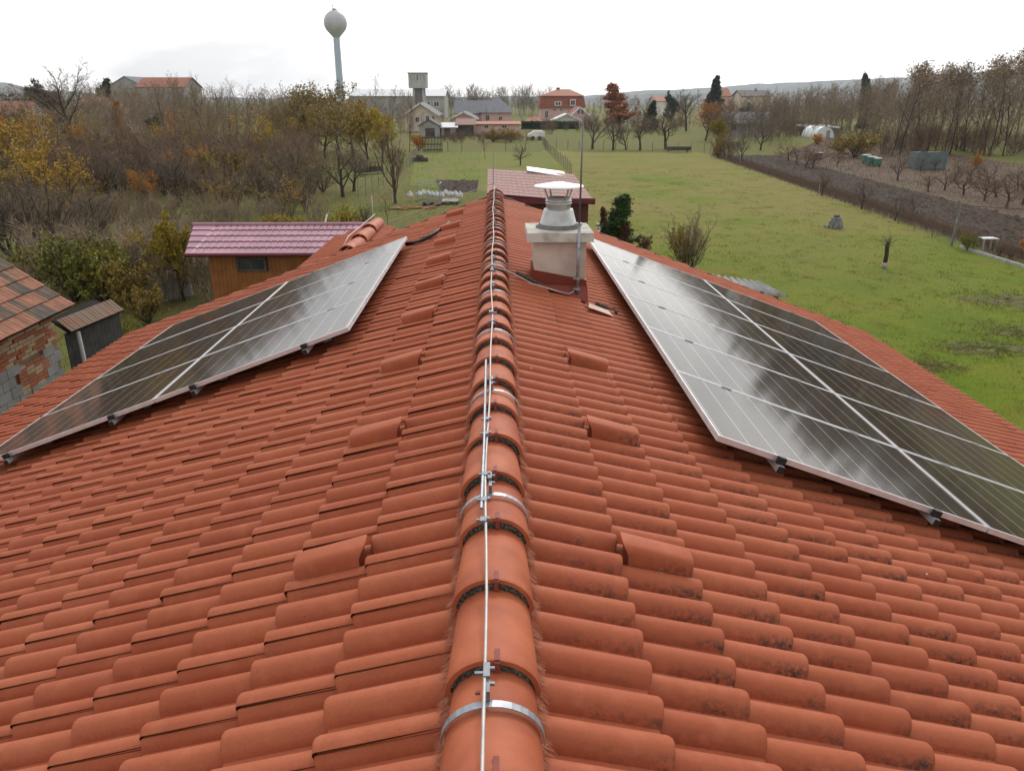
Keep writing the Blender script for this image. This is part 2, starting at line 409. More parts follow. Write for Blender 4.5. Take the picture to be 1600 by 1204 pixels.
# bristle brush under the ridge tiles
for side in (-1, 1):
    m = MB(); y = 0.2
    while y < Y1:
        y += rng.uniform(.0006, .0026) * (1 + y * .14)
        ph = ((y - (2.193 if side < 0 else 2.178)) / ROLL) % 1; ph = min(ph, 1 - ph)
        s = .128 + rng.gauss(0, .004); L = rng.uniform(.026, .044) * (1.25 if ph > .3 else .9)
        z0 = -.02 - .03 * (ph > .28); a = on_slope(side, s, y, .012 + z0 * .5); dy = rng.gauss(0, .005)
        b = on_slope(side, s + L, y + dy, z0 + rng.uniform(-.004, .016)); w = Vector((0, .0009 * (1 + y * .08), 0))
        m.add((a - w, a + w, b + w * .6, b - w * .6), ((0, 1, 2, 3),))
    tag(m.build('ridge_brush', 'brush', house), kind='stuff')
# ventilation tiles
def vent_mesh():
    m = MB(); na = 12; L = .245
    for sh in (0, 1):
        for x, k in ((0, .018), (-.01, .022), (-L + .005, .002), (-L, .0)):
            for q in range(na + 1):
                w = math.pi * q / na; c = math.cos(w); r = .066 - .008 * sh
                m.v.append((x - (.05 * math.sin(w) if x < -.1 else 0), r * (abs(c) ** .45) * (1 if c > 0 else -1), -.035 + (.077 + k - .008 * sh) * math.sin(w) ** .55 if 0 < q < na else -.035))
    n = na + 1
    for r in range(3):
        for q in range(na):
            a = r * n + q; m.f.append((a, a + n, a + n + 1, a + 1)); b = 4 * n + a; m.f.append((b, b + 1, b + n + 1, b + n))
    for q in range(na):
        m.f.append((q, q + 1, 4 * n + q + 1, 4 * n + q)); a = 3 * n + q; m.f.append((a, 4 * n + a, 4 * n + a + 1, a + 1))
    # closed nose
    return m.v, m.f
VV, VF = vent_mesh()
vents = {mk: mesh_from('vent_tile', VV, VF, [(v[1] / .09, v[0]) for v in VV], np.full(len(VV), .55), mk) for mk in ('tile', 'tile_d')}
for side, ys in ((-1, (2.565, 3.76, 4.945, 6.14, 7.315, 8.50, 9.68, 10.90, 12.2)), (1, (2.565, 3.76, 4.945))):
    for y in ys:
        o = child('vent_tile', vents['tile' if side < 0 else 'tile_d'], house)
        o.matrix_basis = Matrix.Translation(-house.location) @ slope_matrix(side, .806, y, .016)

# chimney
YF = 7.05
xl, xr = at(835, 400, YF).x, at(915.5, 400, YF).x
slab_t = at(870, 364.5, YF - .07).z; slab_b = at(870, 378.5, YF - .07).z
dep = xr - xl + .02
rz = lambda x: RIDGE - abs(x) * math.tan(TH)
m = MB(); zl, zr_ = at(835, 421, YF).z, at(912, 437, YF).z
m.prism([(xl, rz(xr) - .3), (xr, rz(xr) - .3), (xr, slab_b), (xl, slab_b)], 'y', YF, YF + dep)
chim = m.build('chimney', 'chim', house)
m = MB(); sx0, sx1 = at(824, 372, YF - .07).x, at(928, 372, YF - .07).x
m.prism([(sx0, slab_b), (sx1, slab_b), (sx1, slab_t), (sx0, slab_t)], 'y', YF - .07, YF + dep + .05)
m.build('cap_slab', 'slab', chim)
m = MB(); q = .012
m.prism([(xl - q, rz(xl) - .1), (xr + q, rz(xr) - .16), (xr + q, zr_), (xl - q, zl)], 'y', YF - .02, YF + dep + .02)
m.slab((xl - .02, YF - .015, zl - .12), (xr + .02, YF - .015, zr_ - .05), (xr + .02, YF - .13, rz(xr) + .012), (xl - .02, YF - .13, rz(xl) + .012), .006)
m.build('flashing', 'flash', chim)
cx, cy, r1 = at(872, 352, YF + .29).x, YF + .29, .178
z0 = slab_t
m = MB().lathe([(0, 0), (.215, 0), (.215, .012), (r1 + .006, .02), (r1 + .006, .035)], (cx, cy, z0), 28); m.build('flue_shadow_ring', 'flue_shade', chim, True)  # dark ring drawn in place of the small shadow around the cone's foot
zc_top = at(872, 326, cy).z; z_col = at(872, 308, cy).z
m = MB().lathe([(r1, .02), (r1, .045), (r1 - .006, .05), (.142, zc_top - z0 - .01), (.136, zc_top - z0), (.118, zc_top - z0 + .004)], (cx, cy, z0), 28); m.build('flue_cone', 'steel', chim, True)
h = z_col - zc_top
m = MB().lathe([(.118, 0), (.118, h * .42), (.126, h * .45), (.126, h * .52), (.118, h * .55), (.118, h * .62), (.127, h * .66), (.127, h * .74), (.119, h * .78), (.119, h), (.110, h), (.110, 0)], (cx, cy, zc_top), 28); m.build('flue_collar', 'steel', chim, True)
z_disc = at(872, 290.5, cy).z
for q in range(4):
    w = R(30) + q * math.pi / 2
    MB().tube([(cx + .11 * math.cos(w), cy + .11 * math.sin(w), z_col - .03), (cx + .17 * math.cos(w), cy + .17 * math.sin(w), z_disc + .01)], .009, 5).build('strut', 'steel', chim)
m = MB().lathe([(0, .040), (.06, .034), (.232, .004), (.236, -.006), (.23, -.008), (.06, .022), (0, .028)], (cx, cy, z_disc), 36); m.build('rain_cap', 'steelw', chim, True)
# scrap flashing and a cut tile beside the chimney
m = MB(); A = on_slope(1, .93, 6.90, .02); B = on_slope(1, 1.12, 6.87, .02); C = on_slope(1, 1.14, 6.70, .022); D = on_slope(1, .90, 6.71, .022)
m.slab(A, B, C, D, .006); m.build('lead_sheet', 'flashw', house)
m = MB().tube([on_slope(1, 1.02, 7.05, .01), on_slope(1, 1.24, 6.98, .012)], [.016, .022], 8); m.build('cut_tile', 'mortar', house)
m = MB().tube([on_slope(1, .20, 7.05, .03), on_slope(1, .50, 6.98, .01)], [.016, .016], 8); m.build('cut_tile', 'mortar', house)

# low wing behind the left part of the gable
WX, WZ, WY0, WY1 = at(543, 388, 13.15).x, RIDGE - 1.0, 13.1, 16.9
wing = empty('rear_wing', (WX, 15, 0), 'low tiled wing with a thick rounded ridge cap behind the left solar array', 'building')
wd = 1.3
m = MB(); m.prism([(WX - wd, 0), (WX + wd - .5, 0), (WX + wd - .5, WZ - .12 - (wd - .5) * math.tan(TH)), (WX, WZ - .12), (WX - wd, WZ - .12 - wd * math.tan(TH))], 'y', 13.4, WY1 - .2)
m.build('wall', 'plaster', wing)
for side in (-1, 1):
    d, l, n = slope_frame(side); org = Vector((WX, 0, WZ))
    def wp(s, y, e): q = org + d * s + n * e; q.y = y; return q
    m = MB(); m.slab(wp(0, WY0 + .2, -.09), wp((1.25 if side < 0 else 1.9), WY0 + .2, -.09), wp((1.25 if side < 0 else 1.9), WY1, -.09), wp(0, WY1, -.09), .06); sl = m.build('roof_slope', 'deck', wing)
    base = sl.location + wing.location
    for k in range(3 if side < 0 else 5):
        for j in range(12):
            y = WY0 + .3 + .296 * j
            mt = slope_matrix(side, 0, 0); mt.translation = wp(.40 + COURSE * k, y, 0)
            child('tile', tile_vars['tile'][rng.randrange(9)], sl, Matrix.Translation(-base) @ mt)
for k in range(3):
    y = WY0 + .02 + 1.2 * k
    o = child('ridge_tile', rm, wing, Matrix.Translation(Vector((WX, y, WZ - .01)) - wing.location) @ Matrix.Diagonal((1.2, 2.95, 1.2, 1)))

# ------------------------------------------------------------------ solar panels
m, t, b = newmat('solar_glass'); M['glass'] = m
uv = N(t, 'ShaderNodeUVMap', uv_map='cell').outputs[0]; sp = N(t, 'ShaderNodeSeparateXYZ'); t.links.new(uv, sp.inputs[0])
def stripe(coord, count, width, off=0.0):
    fr = math_(t, 'FRACT', math_(t, 'MULTIPLY_ADD', coord, count, off)); dd = math_(t, 'ABSOLUTE', math_(t, 'SUBTRACT', fr, .5))
    return math_(t, 'LESS_THAN', dd, width)
gap = stripe(sp.outputs[0], 10, .016, .5); gap2 = stripe(sp.outputs[1], 6, .007, .5); bus = stripe(sp.outputs[1], 30, .02)
cellc = mixc(t, noise(t, pos(t), 3.0, 3), (.026, .020, .017), (.038, .029, .023))
c = mixc(t, math_(t, 'MULTIPLY', bus, .10), cellc, (.06, .06, .06)); c = mixc(t, math_(t, 'MULTIPLY', gap2, .5), c, (.10, .10, .095)); c = mixc(t, gap, c, (.36, .34, .30))
t.links.new(c, b.inputs['Base Color']); b.inputs['Roughness'].default_value = .10; b.inputs['IOR'].default_value = 1.50
dirt = noise(t, pos(t), 7, 5); t.links.new(math_(t, 'MULTIPLY_ADD', dirt, .04, .060), b.inputs['Roughness'])
def panel_meshes():
    L, W, H = PLEN - .012, PWID - .014, .036
    m = MB()
    for (x0, x1, y0, y1) in ((0, L, 0, .012), (0, L, W - .012, W), (0, .012, .012, W - .012), (L - .012, L, .012, W - .012)):
        m.box2((x0, y0, -H), (x1, y1, 0))
    for (y0, y1) in ((-.0015, 0), (W, W + .0015)):        # ribs of the profile
        for z in (-.034, -.022, -.010): m.box2((0, y0, z), (L, y1, z + .004))
    for (x0, x1) in ((-.0015, 0), (L, L + .0015)):
        for z in (-.034, -.022, -.010): m.box2((x0, 0, z), (x1, W, z + .004))
    fr = m.mesh('frame', 'alu')
    g = MB().box2((.010, .010, -.012), (L - .010, W - .010, -.002)); me = g.mesh('laminate', 'glass')
    uvl = me.uv_layers.new(name='cell')
    for lp in me.loops:
        v = me.vertices[lp.vertex_index].co; uvl.data[lp.index].uv = ((v.x - .03) / (L - .06), (v.y - .03) / (W - .06))
    return fr, me
fr, gl = panel_meshes()
ordn = ['nearest', 'second', 'third', 'fourth', 'fifth', 'sixth']
for side, pc, nm in ((-1, panelL, 'left'), (1, panelR, 'right')):
    for i in range(2):
        for j in range(pc['n']):
            # local frame: x downslope, y = +Y (right) or -Y (left)
            yy = pc['y'] + j * PWID + (.007 if side > 0 else PWID - .007)
            pt_ = 'nearest the camera' if j == 0 else ('farthest from the camera' if j == pc['n'] - 1 else ordn[j] + ' from the camera')
            lab = f"dark solar panel in the {'upper' if i == 0 else 'lower'} row of the {nm} array, {pt_}"
            o = empty('solar_panel', (0, 0, 0), lab, 'solar panel', f'solar panels of the {nm} array')
            o.matrix_basis = slope_matrix(side, pc['s'] + i * PLEN, yy, PEL + rng.gauss(0, .0012), rng.gauss(0, .0011), 0)
            child('frame', fr, o); child('laminate', gl, o)
    rl = pc['n'] * PWID
    for q, so in enumerate((.22, .79, 1.22, 1.79)):
        s = pc['s'] + so * PLEN
        where = ('first', 'second', 'third', 'lowest')[q]
        o = empty('mounting_rail', on_slope(side, s, pc['y'], 0), f"aluminium mounting rail under the {nm} solar array, {where} one down from the ridge", 'rail', 'mounting rails under the solar panels')
        def part(name, mat_, lo, hi):
            m = MB(); c_ = [(a + b) / 2 for a, b in zip(lo, hi)]; dm = [abs(b - a) for a, b in zip(lo, hi)]
            m.box((0, 0, 0), dm); mt = slope_matrix(side, s + c_[0], pc['y'] + c_[1], c_[2])
            child(name, m.mesh(name, mat_), o, Matrix.Translation(-o.location) @ mt)
        part('rail', 'alu', (-.018, -.055, PEL - .080), (.018, rl + .04, PEL - .040))
        part('rail_end', 'black', (-.0185, -.060, PEL - .081), (.0185, -.055, PEL - .0395))
        part('end_clamp', 'black', (-.024, -.030, PEL - .040), (.024, -.003, PEL + .004))
        part('end_clamp', 'black', (-.024, rl + .003, PEL - .040), (.024, rl + .028, PEL + .004))
        for y in np.arange(.45, rl, 1.15): part('roof_hook', 'galv', (-.09, y, .0), (-.02, y + .03, PEL - .05))
        for j in range(1, pc['n']): part('mid_clamp', 'galv', (-.035, j * PWID - .011, PEL - .01), (.035, j * PWID + .011, PEL + .005))
# black conduit leaving the left array
pts = [on_slope(-1, 1.30, 10.52, .06), on_slope(-1, 1.12, 10.50, .03), on_slope(-1, .95, 10.62, .035), on_slope(-1, .80, 10.95, .03), on_slope(-1, .70, 11.25, .03)]
tag(MB().tube(pts, .028, 8).build('cable_conduit', 'black', None, True), 'black cable conduit running from the left solar array up towards the ridge', 'cable')

# ------------------------------------------------------------------ lightning conductor along the ridge
lc = empty('lightning_conductor', (0, 5, RIDGE), 'thin metal lightning conductor wire strapped along the top of the roof ridge', 'wire')
ZT = RIDGE + .092
pts = []
for k in range(0, 66):
    y = -2.2 + k * .24
    if y > Y1: break
    pts.append((-.022 + .006 * math.sin(y * 1.7) + .004 * math.sin(y * 4.1), y, ZT + .032 + .006 * math.sin(y * 5.8)))
MB().tube(pts, .0048, 6).build('wire', 'wire', lc, True)
def strap(y):
    m = MB(); n = 18; w = .011
    for q in range(n + 1):
        a = R(-6) + (math.pi + R(12)) * q / n
        for dy in (-w, w):
            for r in (.0, .0025): m.v.append(((.1285 + r) * math.cos(a), y + dy, RIDGE - .022 + (.1135 + r) * math.sin(a)))
    for q in range(n):
        b_ = q * 4; c_ = b_ + 4
        m.f += [(b_ + 1, c_ + 1, c_ + 3, b_ + 3), (b_, b_ + 1, c_ + 1, c_)[::-1], (b_ + 2, b_ + 3, c_ + 3, c_ + 2)]
    m.m = [0] * len(m.f); st = m.build('strap', 'galv', lc)
    m = MB().box((-.012, y + .03, ZT + .018), (.012, .05, .03)).box((-.014, y + .075, ZT + .030), (.016, .05, .024)).box((-.034, y + .07, ZT + .032), (.022, .008, .008)).box((-.003, y + .04, ZT + .026), (.018, .008, .008)).box((-.003, y + .09, ZT + .030), (.018, .008, .008))
    m.build('wire_holder', 'galvd', lc)
    MB().box((-.036, y + .025, ZT + .012), (.012, .008, .007)).build('screw', 'redclip', lc)
for y in (.40, 1.47, 2.53, 3.62, 4.72, 5.80, 6.9, 8.0, 9.1, 10.2, 11.3, 12.4): strap(y)
# spliced flat bar
MB().tube([(-.042, 2.36, ZT + .035), (-.040, 2.9, ZT + .038), (-.045, 3.95, ZT + .05)], [.007, .006, .006], 6).build('splice_bar', 'galv', lc)
for y in (2.42, 2.62, 3.0, 3.16, 2.28):
    MB().box((-.034, y, ZT + .036), (.022, .028, .014)).box((-.05, y, ZT + .036), (.016, .008, .008)).box((-.016, y, ZT + .04), (.010, .014, .014)).build('connector', 'galvd', lc)
for y in (6.35, 6.55, 5.0): MB().box((-.022, y, ZT + .036), (.032, .04, .02)).box((.005, y, ZT + .03), (.022, .012, .012)).build('connector', 'galvd', lc)
# rod at the far end of the ridge and the down wire
p = Vector((-.03, Y1 - .06, ZT))
MB().tube([p, p + Vector((0, 0, .12)), p + Vector((0, 0, .56))], [.016, .010, .006], 6).build('rod', 'galv', lc)
q_ = onz(617, 359, RIDGE - 1.75); MB().tube([p + Vector((0, 0, .06)), Vector((WX + .2, WY0 + 2.2, WZ + .12))], .006, 5).build('wire', 'wire', lc)
# lead to the chimney
pc_ = Vector((at(897, 455, YF - .1).x, YF - .1, at(897, 455, YF - .1).z))
MB().tube([(-.02, 6.5, ZT + .035), (.12, 6.62, ZT - .03), on_slope(1, .33, 6.70, .05), on_slope(1, .6, 6.8, .045), pc_ + Vector((-.05, -.02, -.02)), pc_], .0055, 6).build('wire', 'wire', lc)
# wire over the wing ridge
MB().tube([Vector((WX - .12, WY0 + .02, WZ + .02)), Vector((WX - .06, WY0 + .5, WZ + .2)), Vector((WX, WY1 - .5, WZ + .20)), at(579, 345, WY1 + .2), at(583, 334, WY1 + .2), at(580.5, 305, WY1 + .2)], .008, 6).build('wire', 'wire', lc, True)
# air terminal on the chimney
ar = empty('air_terminal', (pc_.x, pc_.y, pc_.z), 'tall thin lightning rod clamped to the front of the chimney', 'rod')
px_ = at(902.5, 440, YF - .09); zt = at(905, 184, YF - .09)
MB().tube([(px_.x, YF - .09, pc_.z - .03), (px_.x, YF - .09, pc_.z + .62)], [.015, .015], 8).build('pole', 'galv', ar, True)
MB().tube([(px_.x, YF - .09, pc_.z + .60), (px_.x + .005, YF - .09, zt.z)], [.010, .0065], 8).build('rod_tip', 'rodg', ar, True)
for dz in (.02, .12, .40, .62): MB().box((px_.x, YF - .075, pc_.z + dz), (.045, .06, .02)).box((px_.x - .03, YF - .09, pc_.z + dz), (.03, .02, .012)).build('clamp', 'galv', ar)

# ================================================================== GROUND
def terrain(name, poly, z, mat_, n=None):
    m = MB(); m.add([(x, y, z) for x, y in poly], [tuple(range(len(poly)))]); o = m.build(name, mat_); return tag(o, kind='structure')
m, t, b = newmat('meadow'); M['meadow'] = m; p = pos(t)
col = ramp(t, noise(t, p, .09, 5), [(.38, (.13, .16, .03)), (.5, (.155, .155, .042)), (.62, (.165, .135, .05))])
col = mixc(t, ramp(t, noise(t, p, 1.4, 5, .7), [(.45, (0, 0, 0)), (.68, (.7, .7, .7))]), col, (.11, .085, .04))
col = mixc(t, ramp(t, noise(t, p, 14, 4, .7), [(.4, (.45, .45, .45)), (.6, (0, 0, 0))]), col, (.055, .060, .02))
t.links.new(col, b.inputs['Base Color']); b.inputs['Roughness'].default_value = .95; b.inputs['Specular IOR Level'].default_value = .1
bumpn(t, b, noise(t, p, 9, 6, .75), .7, .12)
m, t, b = newmat('lawn'); M['lawn'] = m; p = pos(t)
sp = N(t, 'ShaderNodeSeparateXYZ'); t.links.new(p, sp.inputs[0])
far = math_(t, 'MULTIPLY_ADD', sp.outputs[1], .030, -.55, clamp=True)
near = ramp(t, noise(t, p, .30, 5, .6), [(.35, (.090, .160, .008)), (.52, (.135, .185, .012)), (.66, (.185, .180, .028))])
farc = ramp(t, noise(t, p, .11, 6, .6), [(.36, (.145, .175, .025)), (.46, (.20, .185, .05)), (.60, (.225, .18, .065))])
col = mixc(t, far, near, farc)
soil = math_(t, 'MULTIPLY', math_(t, 'MULTIPLY_ADD', noise(t, p, .42, 7, .7), 7, -3.9, clamp=True), .6)
col = mixc(t, soil, col, (.085, .060, .040))
col = mixc(t, ramp(t, noise(t, p, 2.2, 5, .7), [(.5, (0, 0, 0)), (.72, (.55, .55, .55))]), col, (.085, .12, .012))
col = mixc(t, ramp(t, noise(t, p, 22, 4, .7), [(.36, (.5, .5, .5)), (.6, (0, 0, 0))]), col, (.07, .09, .010))
t.links.new(col, b.inputs['Base Color']); b.inputs['Roughness'].default_value = .95; b.inputs['Specular IOR Level'].default_value = .1
bumpn(t, b, noise(t, p, 13, 6, .75), .7, .08)
M['lawn2'] = mat('meadow_green', (.115, .150, .025), (.16, .145, .045), .25, .95, .7, 9, .06, spec=.1, detail=8)
M['soil'] = mat('ploughed_soil', (.060, .037, .023), (.032, .020, .014), 2.5, .95, .9, 9, .15)
M['patch'] = mat('bare_patch', (.12, .095, .055), (.11, .14, .025), 3, .95, .8, 30, .04, detail=7)
M['litter'] = mat('leaf_litter', (.115, .075, .045), (.07, .048, .032), 3, .95, .8, 20, .05, detail=7)
M['drygr'] = mat('dry_grass', (.20, .13, .075), (.11, .07, .045), 1.2, .95)
M['hill'] = mat('hill', (.09, .105, .10), (.14, .15, .145), .012, 1, detail=8)
M['path'] = mat('path', (.24, .21, .18), (.18, .16, .13), 2, .95, .5, 20)
tag(MB().add([(-3000, -60, 0), (3000, -60, 0), (3000, 2950, 0), (-3000, 2950, 0)], [(0, 1, 2, 3)]).build('ground', 'meadow'), kind='structure')
G = lambda px, py: onz(px, py, 0.0)
def gp(*pts): return [(G(*q).x, G(*q).y) for q in pts]
lawn_poly = [(7, -40), (40, -40), (40, 8)] + gp((1600, 412), (1500, 385), (1400, 345), (1300, 310), (1200, 274), (1140, 246), (1090, 238), (900, 238), (852, 232)) + [(1.0, 60), (1.5, 30), (2, 14), (7, 12)]
terrain('lawn', lawn_poly, .004, 'lawn')
terrain('lawn_strip', gp((650, 238), (855, 238), (868, 262), (760, 300), (640, 290)), .008, 'lawn2')
# ploughed plot: a real rough surface
def rough_patch(name, quad, nx, ny, amp, mat_, z=.01, furrow=0):
    A, B, C, D = [Vector((x, y, 0)) for x, y in quad]; m = MB(); rg = np.random.default_rng(4)
    H = rg.normal(0, 1, (ny + 1, nx + 1)); H = (H + np.roll(H, 1, 0) + np.roll(H, 1, 1)) / 1.7
    for j in range(ny + 1):
        for i in range(nx + 1):
            q = (A.lerp(B, i / nx)).lerp(D.lerp(C, i / nx), j / ny); edge = min(i, j, nx - i, ny - j) > 0
            m.v.append((q.x, q.y, z + (abs(H[j, i]) * amp if edge else 0) + (furrow * (math.sin(i * 1.6) * .5 + .5) if edge else 0)))
    for j in range(ny):
        for i in range(nx): a = j * (nx + 1) + i; m.f.append((a, a + 1, a + nx + 2, a + nx + 1))
    m.m = [0] * len(m.f); return tag(m.build(name, mat_), kind='structure')
rough_patch('ploughed_field', gp((1640, 398), (1660, 358), (1212, 243), (1128, 243)), 60, 220, .055, 'soil', .014)
rough_patch('dug_bed', gp((690, 300), (745, 300), (748, 282), (680, 282)), 30, 24, .07, 'soil', .014)
terrain('garden_strip', gp((1128, 243), (1640, 398), (1640, 425), (1108, 243)), .008, 'litter')
terrain('garden_beyond', gp((1215, 243), (1660, 356), (1900, 300), (1300, 215)), .004, 'litter')
# rough soil patches on the near lawn
for (px, py, sx, sy) in ((1570, 470, 1.3, 1.0), (1535, 545, 1.2, .6), (1445, 572, .55, .35), (1600, 520, .9, .5)):
    c = G(px, py); m = MB(); rg = random.Random(int(px)); n = 26; rows = 6
    for r in range(rows):
        for q in range(n):
            w = 2 * math.pi * q / n; k = (r + .3) / rows * (1 + .28 * math.sin(3 * w + px) + .18 * math.sin(7 * w))
            m.v.append((c.x + sx * k * math.cos(w), c.y + sy * k * math.sin(w), .010 + (0 if r == rows - 1 else abs(rg.gauss(0, .035)))))
    for r in range(rows - 1):
        for q in range(n): q2 = (q + 1) % n; m.f.append((r * n + q, (r + 1) * n + q, (r + 1) * n + q2, r * n + q2))
    m.f.append(tuple(range(n))); m.m = [0] * len(m.f); tag(m.build('soil_patch', 'patch'), kind='structure')

# ================================================================== GRASS (countless blades)
def blades(name, label, gen, n, h, w, mat_, seed=1, lean=.5):
    rg = np.random.default_rng(seed); P = gen(rg, n); n = len(P); a = rg.uniform(0, 2 * np.pi, n); L = h * rg.uniform(.5, 1.3, n)
    ln = rg.normal(0, lean, (n, 2)) * L[:, None]
    ww = (w * (.7 + P[:, 1] * .02))[:, None]
    d = np.c_[np.cos(a), np.sin(a)] * ww
    V = np.empty((n, 3, 3)); V[:, 0, :2] = P[:, :2] - d; V[:, 1, :2] = P[:, :2] + d; V[:, 0, 2] = V[:, 1, 2] = P[:, 2]; V[:, 2, :2] = P[:, :2] + ln; V[:, 2, 2] = P[:, 2] + L
    me = bpy.data.meshes.new(name); me.vertices.add(n * 3); me.vertices.foreach_set('co', V.ravel().astype(np.float32))
    me.loops.add(n * 3); me.loops.foreach_set('vertex_index', np.arange(n * 3, dtype=np.int32)); me.polygons.add(n)
    me.polygons.foreach_set('loop_start', np.arange(0, n * 3, 3, dtype=np.int32)); me.polygons.foreach_set('loop_total', np.full(n, 3, dtype=np.int32))
    me.materials.append(M[mat_]); me.update(); me.validate(); o = bpy.data.objects.new(name, me); COL.objects.link(o)
    return tag(o, label, name.replace('_', ' '), kind='stuff')
M['grassb'] = leafmat('grass_blade', (.17, .24, .022), (.23, .23, .04)); M['grassd'] = leafmat('grass_dull', (.12, .115, .035), (.10, .085, .035)); M['dryb'] = leafmat('dry_stalk', (.20, .13, .08), (.11, .07, .045))
def inpoly(P, poly):
    x, y = P[:, 0], P[:, 1]; c = np.zeros(len(P), bool); q = poly[-1]
    for a in poly:
        c ^= ((a[1] > y) != (q[1] > y)) & (x < (q[0] - a[0]) * (y - a[1]) / (q[1] - a[1] + 1e-9) + a[0]); q = a
    return c
def lawn_gen(rg, n):
    y = 6 + 34 * rg.random(n) ** 2.6; x = rg.uniform(-.1, .95, n) * (y + 6) + 2; P = np.c_[x, y, np.full(n, .004)]; return P[inpoly(P, lawn_poly)]
blades('grass', 'short green grass of the lawn to the right of the house', lawn_gen, 170000, .045, .005, 'grassb', 2)
def left_gen(rg, n):
    y = 17 + 90 * rg.random(n) ** 1.8; x = -(.02 + rg.uniform(0, .95, n)) * y; return np.c_[x, y, np.full(n, .004)]
blades('rough_grass', 'dull rough grass in the gardens to the left behind the sheds', left_gen, 55000, .12, .007, 'grassd', 3, .6)
def tuft_gen(rg, n):
    c = n // 22; y = 7 + 75 * rg.random(c) ** 1.5; x = rg.uniform(-.05, .9, c) * (y + 6) + 2; k = rg.integers(0, c, n); s = .05 + .0035 * y[k]
    P = np.c_[x[k] + rg.normal(0, 1, n) * s, y[k] + rg.normal(0, 1, n) * s, np.full(n, .004)]; return P[inpoly(P, lawn_poly)]
M['grasst'] = leafmat('grass_tuft', (.17, .22, .025), (.24, .22, .05))
blades('grass_tufts', 'scattered coarse grass tufts and weeds on the lawn', tuft_gen, 90000, .075, .006, 'grasst', 9, .6)
PATCH = [(G(px, py), sx, sy) for px, py, sx, sy in ((1570, 470, 1.3, 1.0), (1535, 545, 1.2, .6), (1445, 572, .55, .35), (1600, 520, .9, .5))]
def weed_gen(rg, n):
    k = rg.integers(0, 4, n); c = np.array([(p.x, p.y) for p, _, _ in PATCH]); s = np.array([(a, b_) for _, a, b_ in PATCH]); q = rg.normal(0, 1, (n // 14 + 1, 2)); j = rg.integers(0, len(q), n)
    return np.c_[c[k] + q[j] * s[k] * .8 + rg.normal(0, .05, (n, 2)), np.full(n, .01)]
M['weedb'] = leafmat('weed_leaf', (.17, .22, .03), (.24, .19, .08))
blades('weeds', 'rough weeds growing over the bare soil patches on the near lawn', weed_gen, 9000, .07, .010, 'weedb', 12, .9)
fence_a, fence_b = G(1640, 420), G(1112, 241)
def strip_gen(rg, n):
    k = rg.random(n) ** .7; w = rg.normal(0, .55, n) + .5; d = (fence_b - fence_a); nrm = Vector((-d.y, d.x, 0)).normalized()
    if nrm.x < 0: nrm = -nrm
    return np.c_[fence_a.x + d.x * (1 - k) + nrm.x * w, fence_a.y + d.y * (1 - k) + nrm.y * w, np.zeros(n)]
blades('dry_grass', 'brown dried grass and weeds along the wire fence on the right', strip_gen, 26000, .30, .006, 'dryb', 5, .4)
def beyond_gen(rg, n):
    q = gp((1215, 243), (1660, 356), (1900, 300), (1300, 215)); P = np.c_[rg.uniform(min(a[0] for a in q), max(a[0] for a in q), n), rg.uniform(min(a[1] for a in q), max(a[1] for a in q), n), np.zeros(n)]
    return P[inpoly(P, q)]
blades('dry_weeds', 'brown dry weeds in the garden beyond the ploughed plot', beyond_gen, 40000, .22, .006, 'dryb', 6, .4)

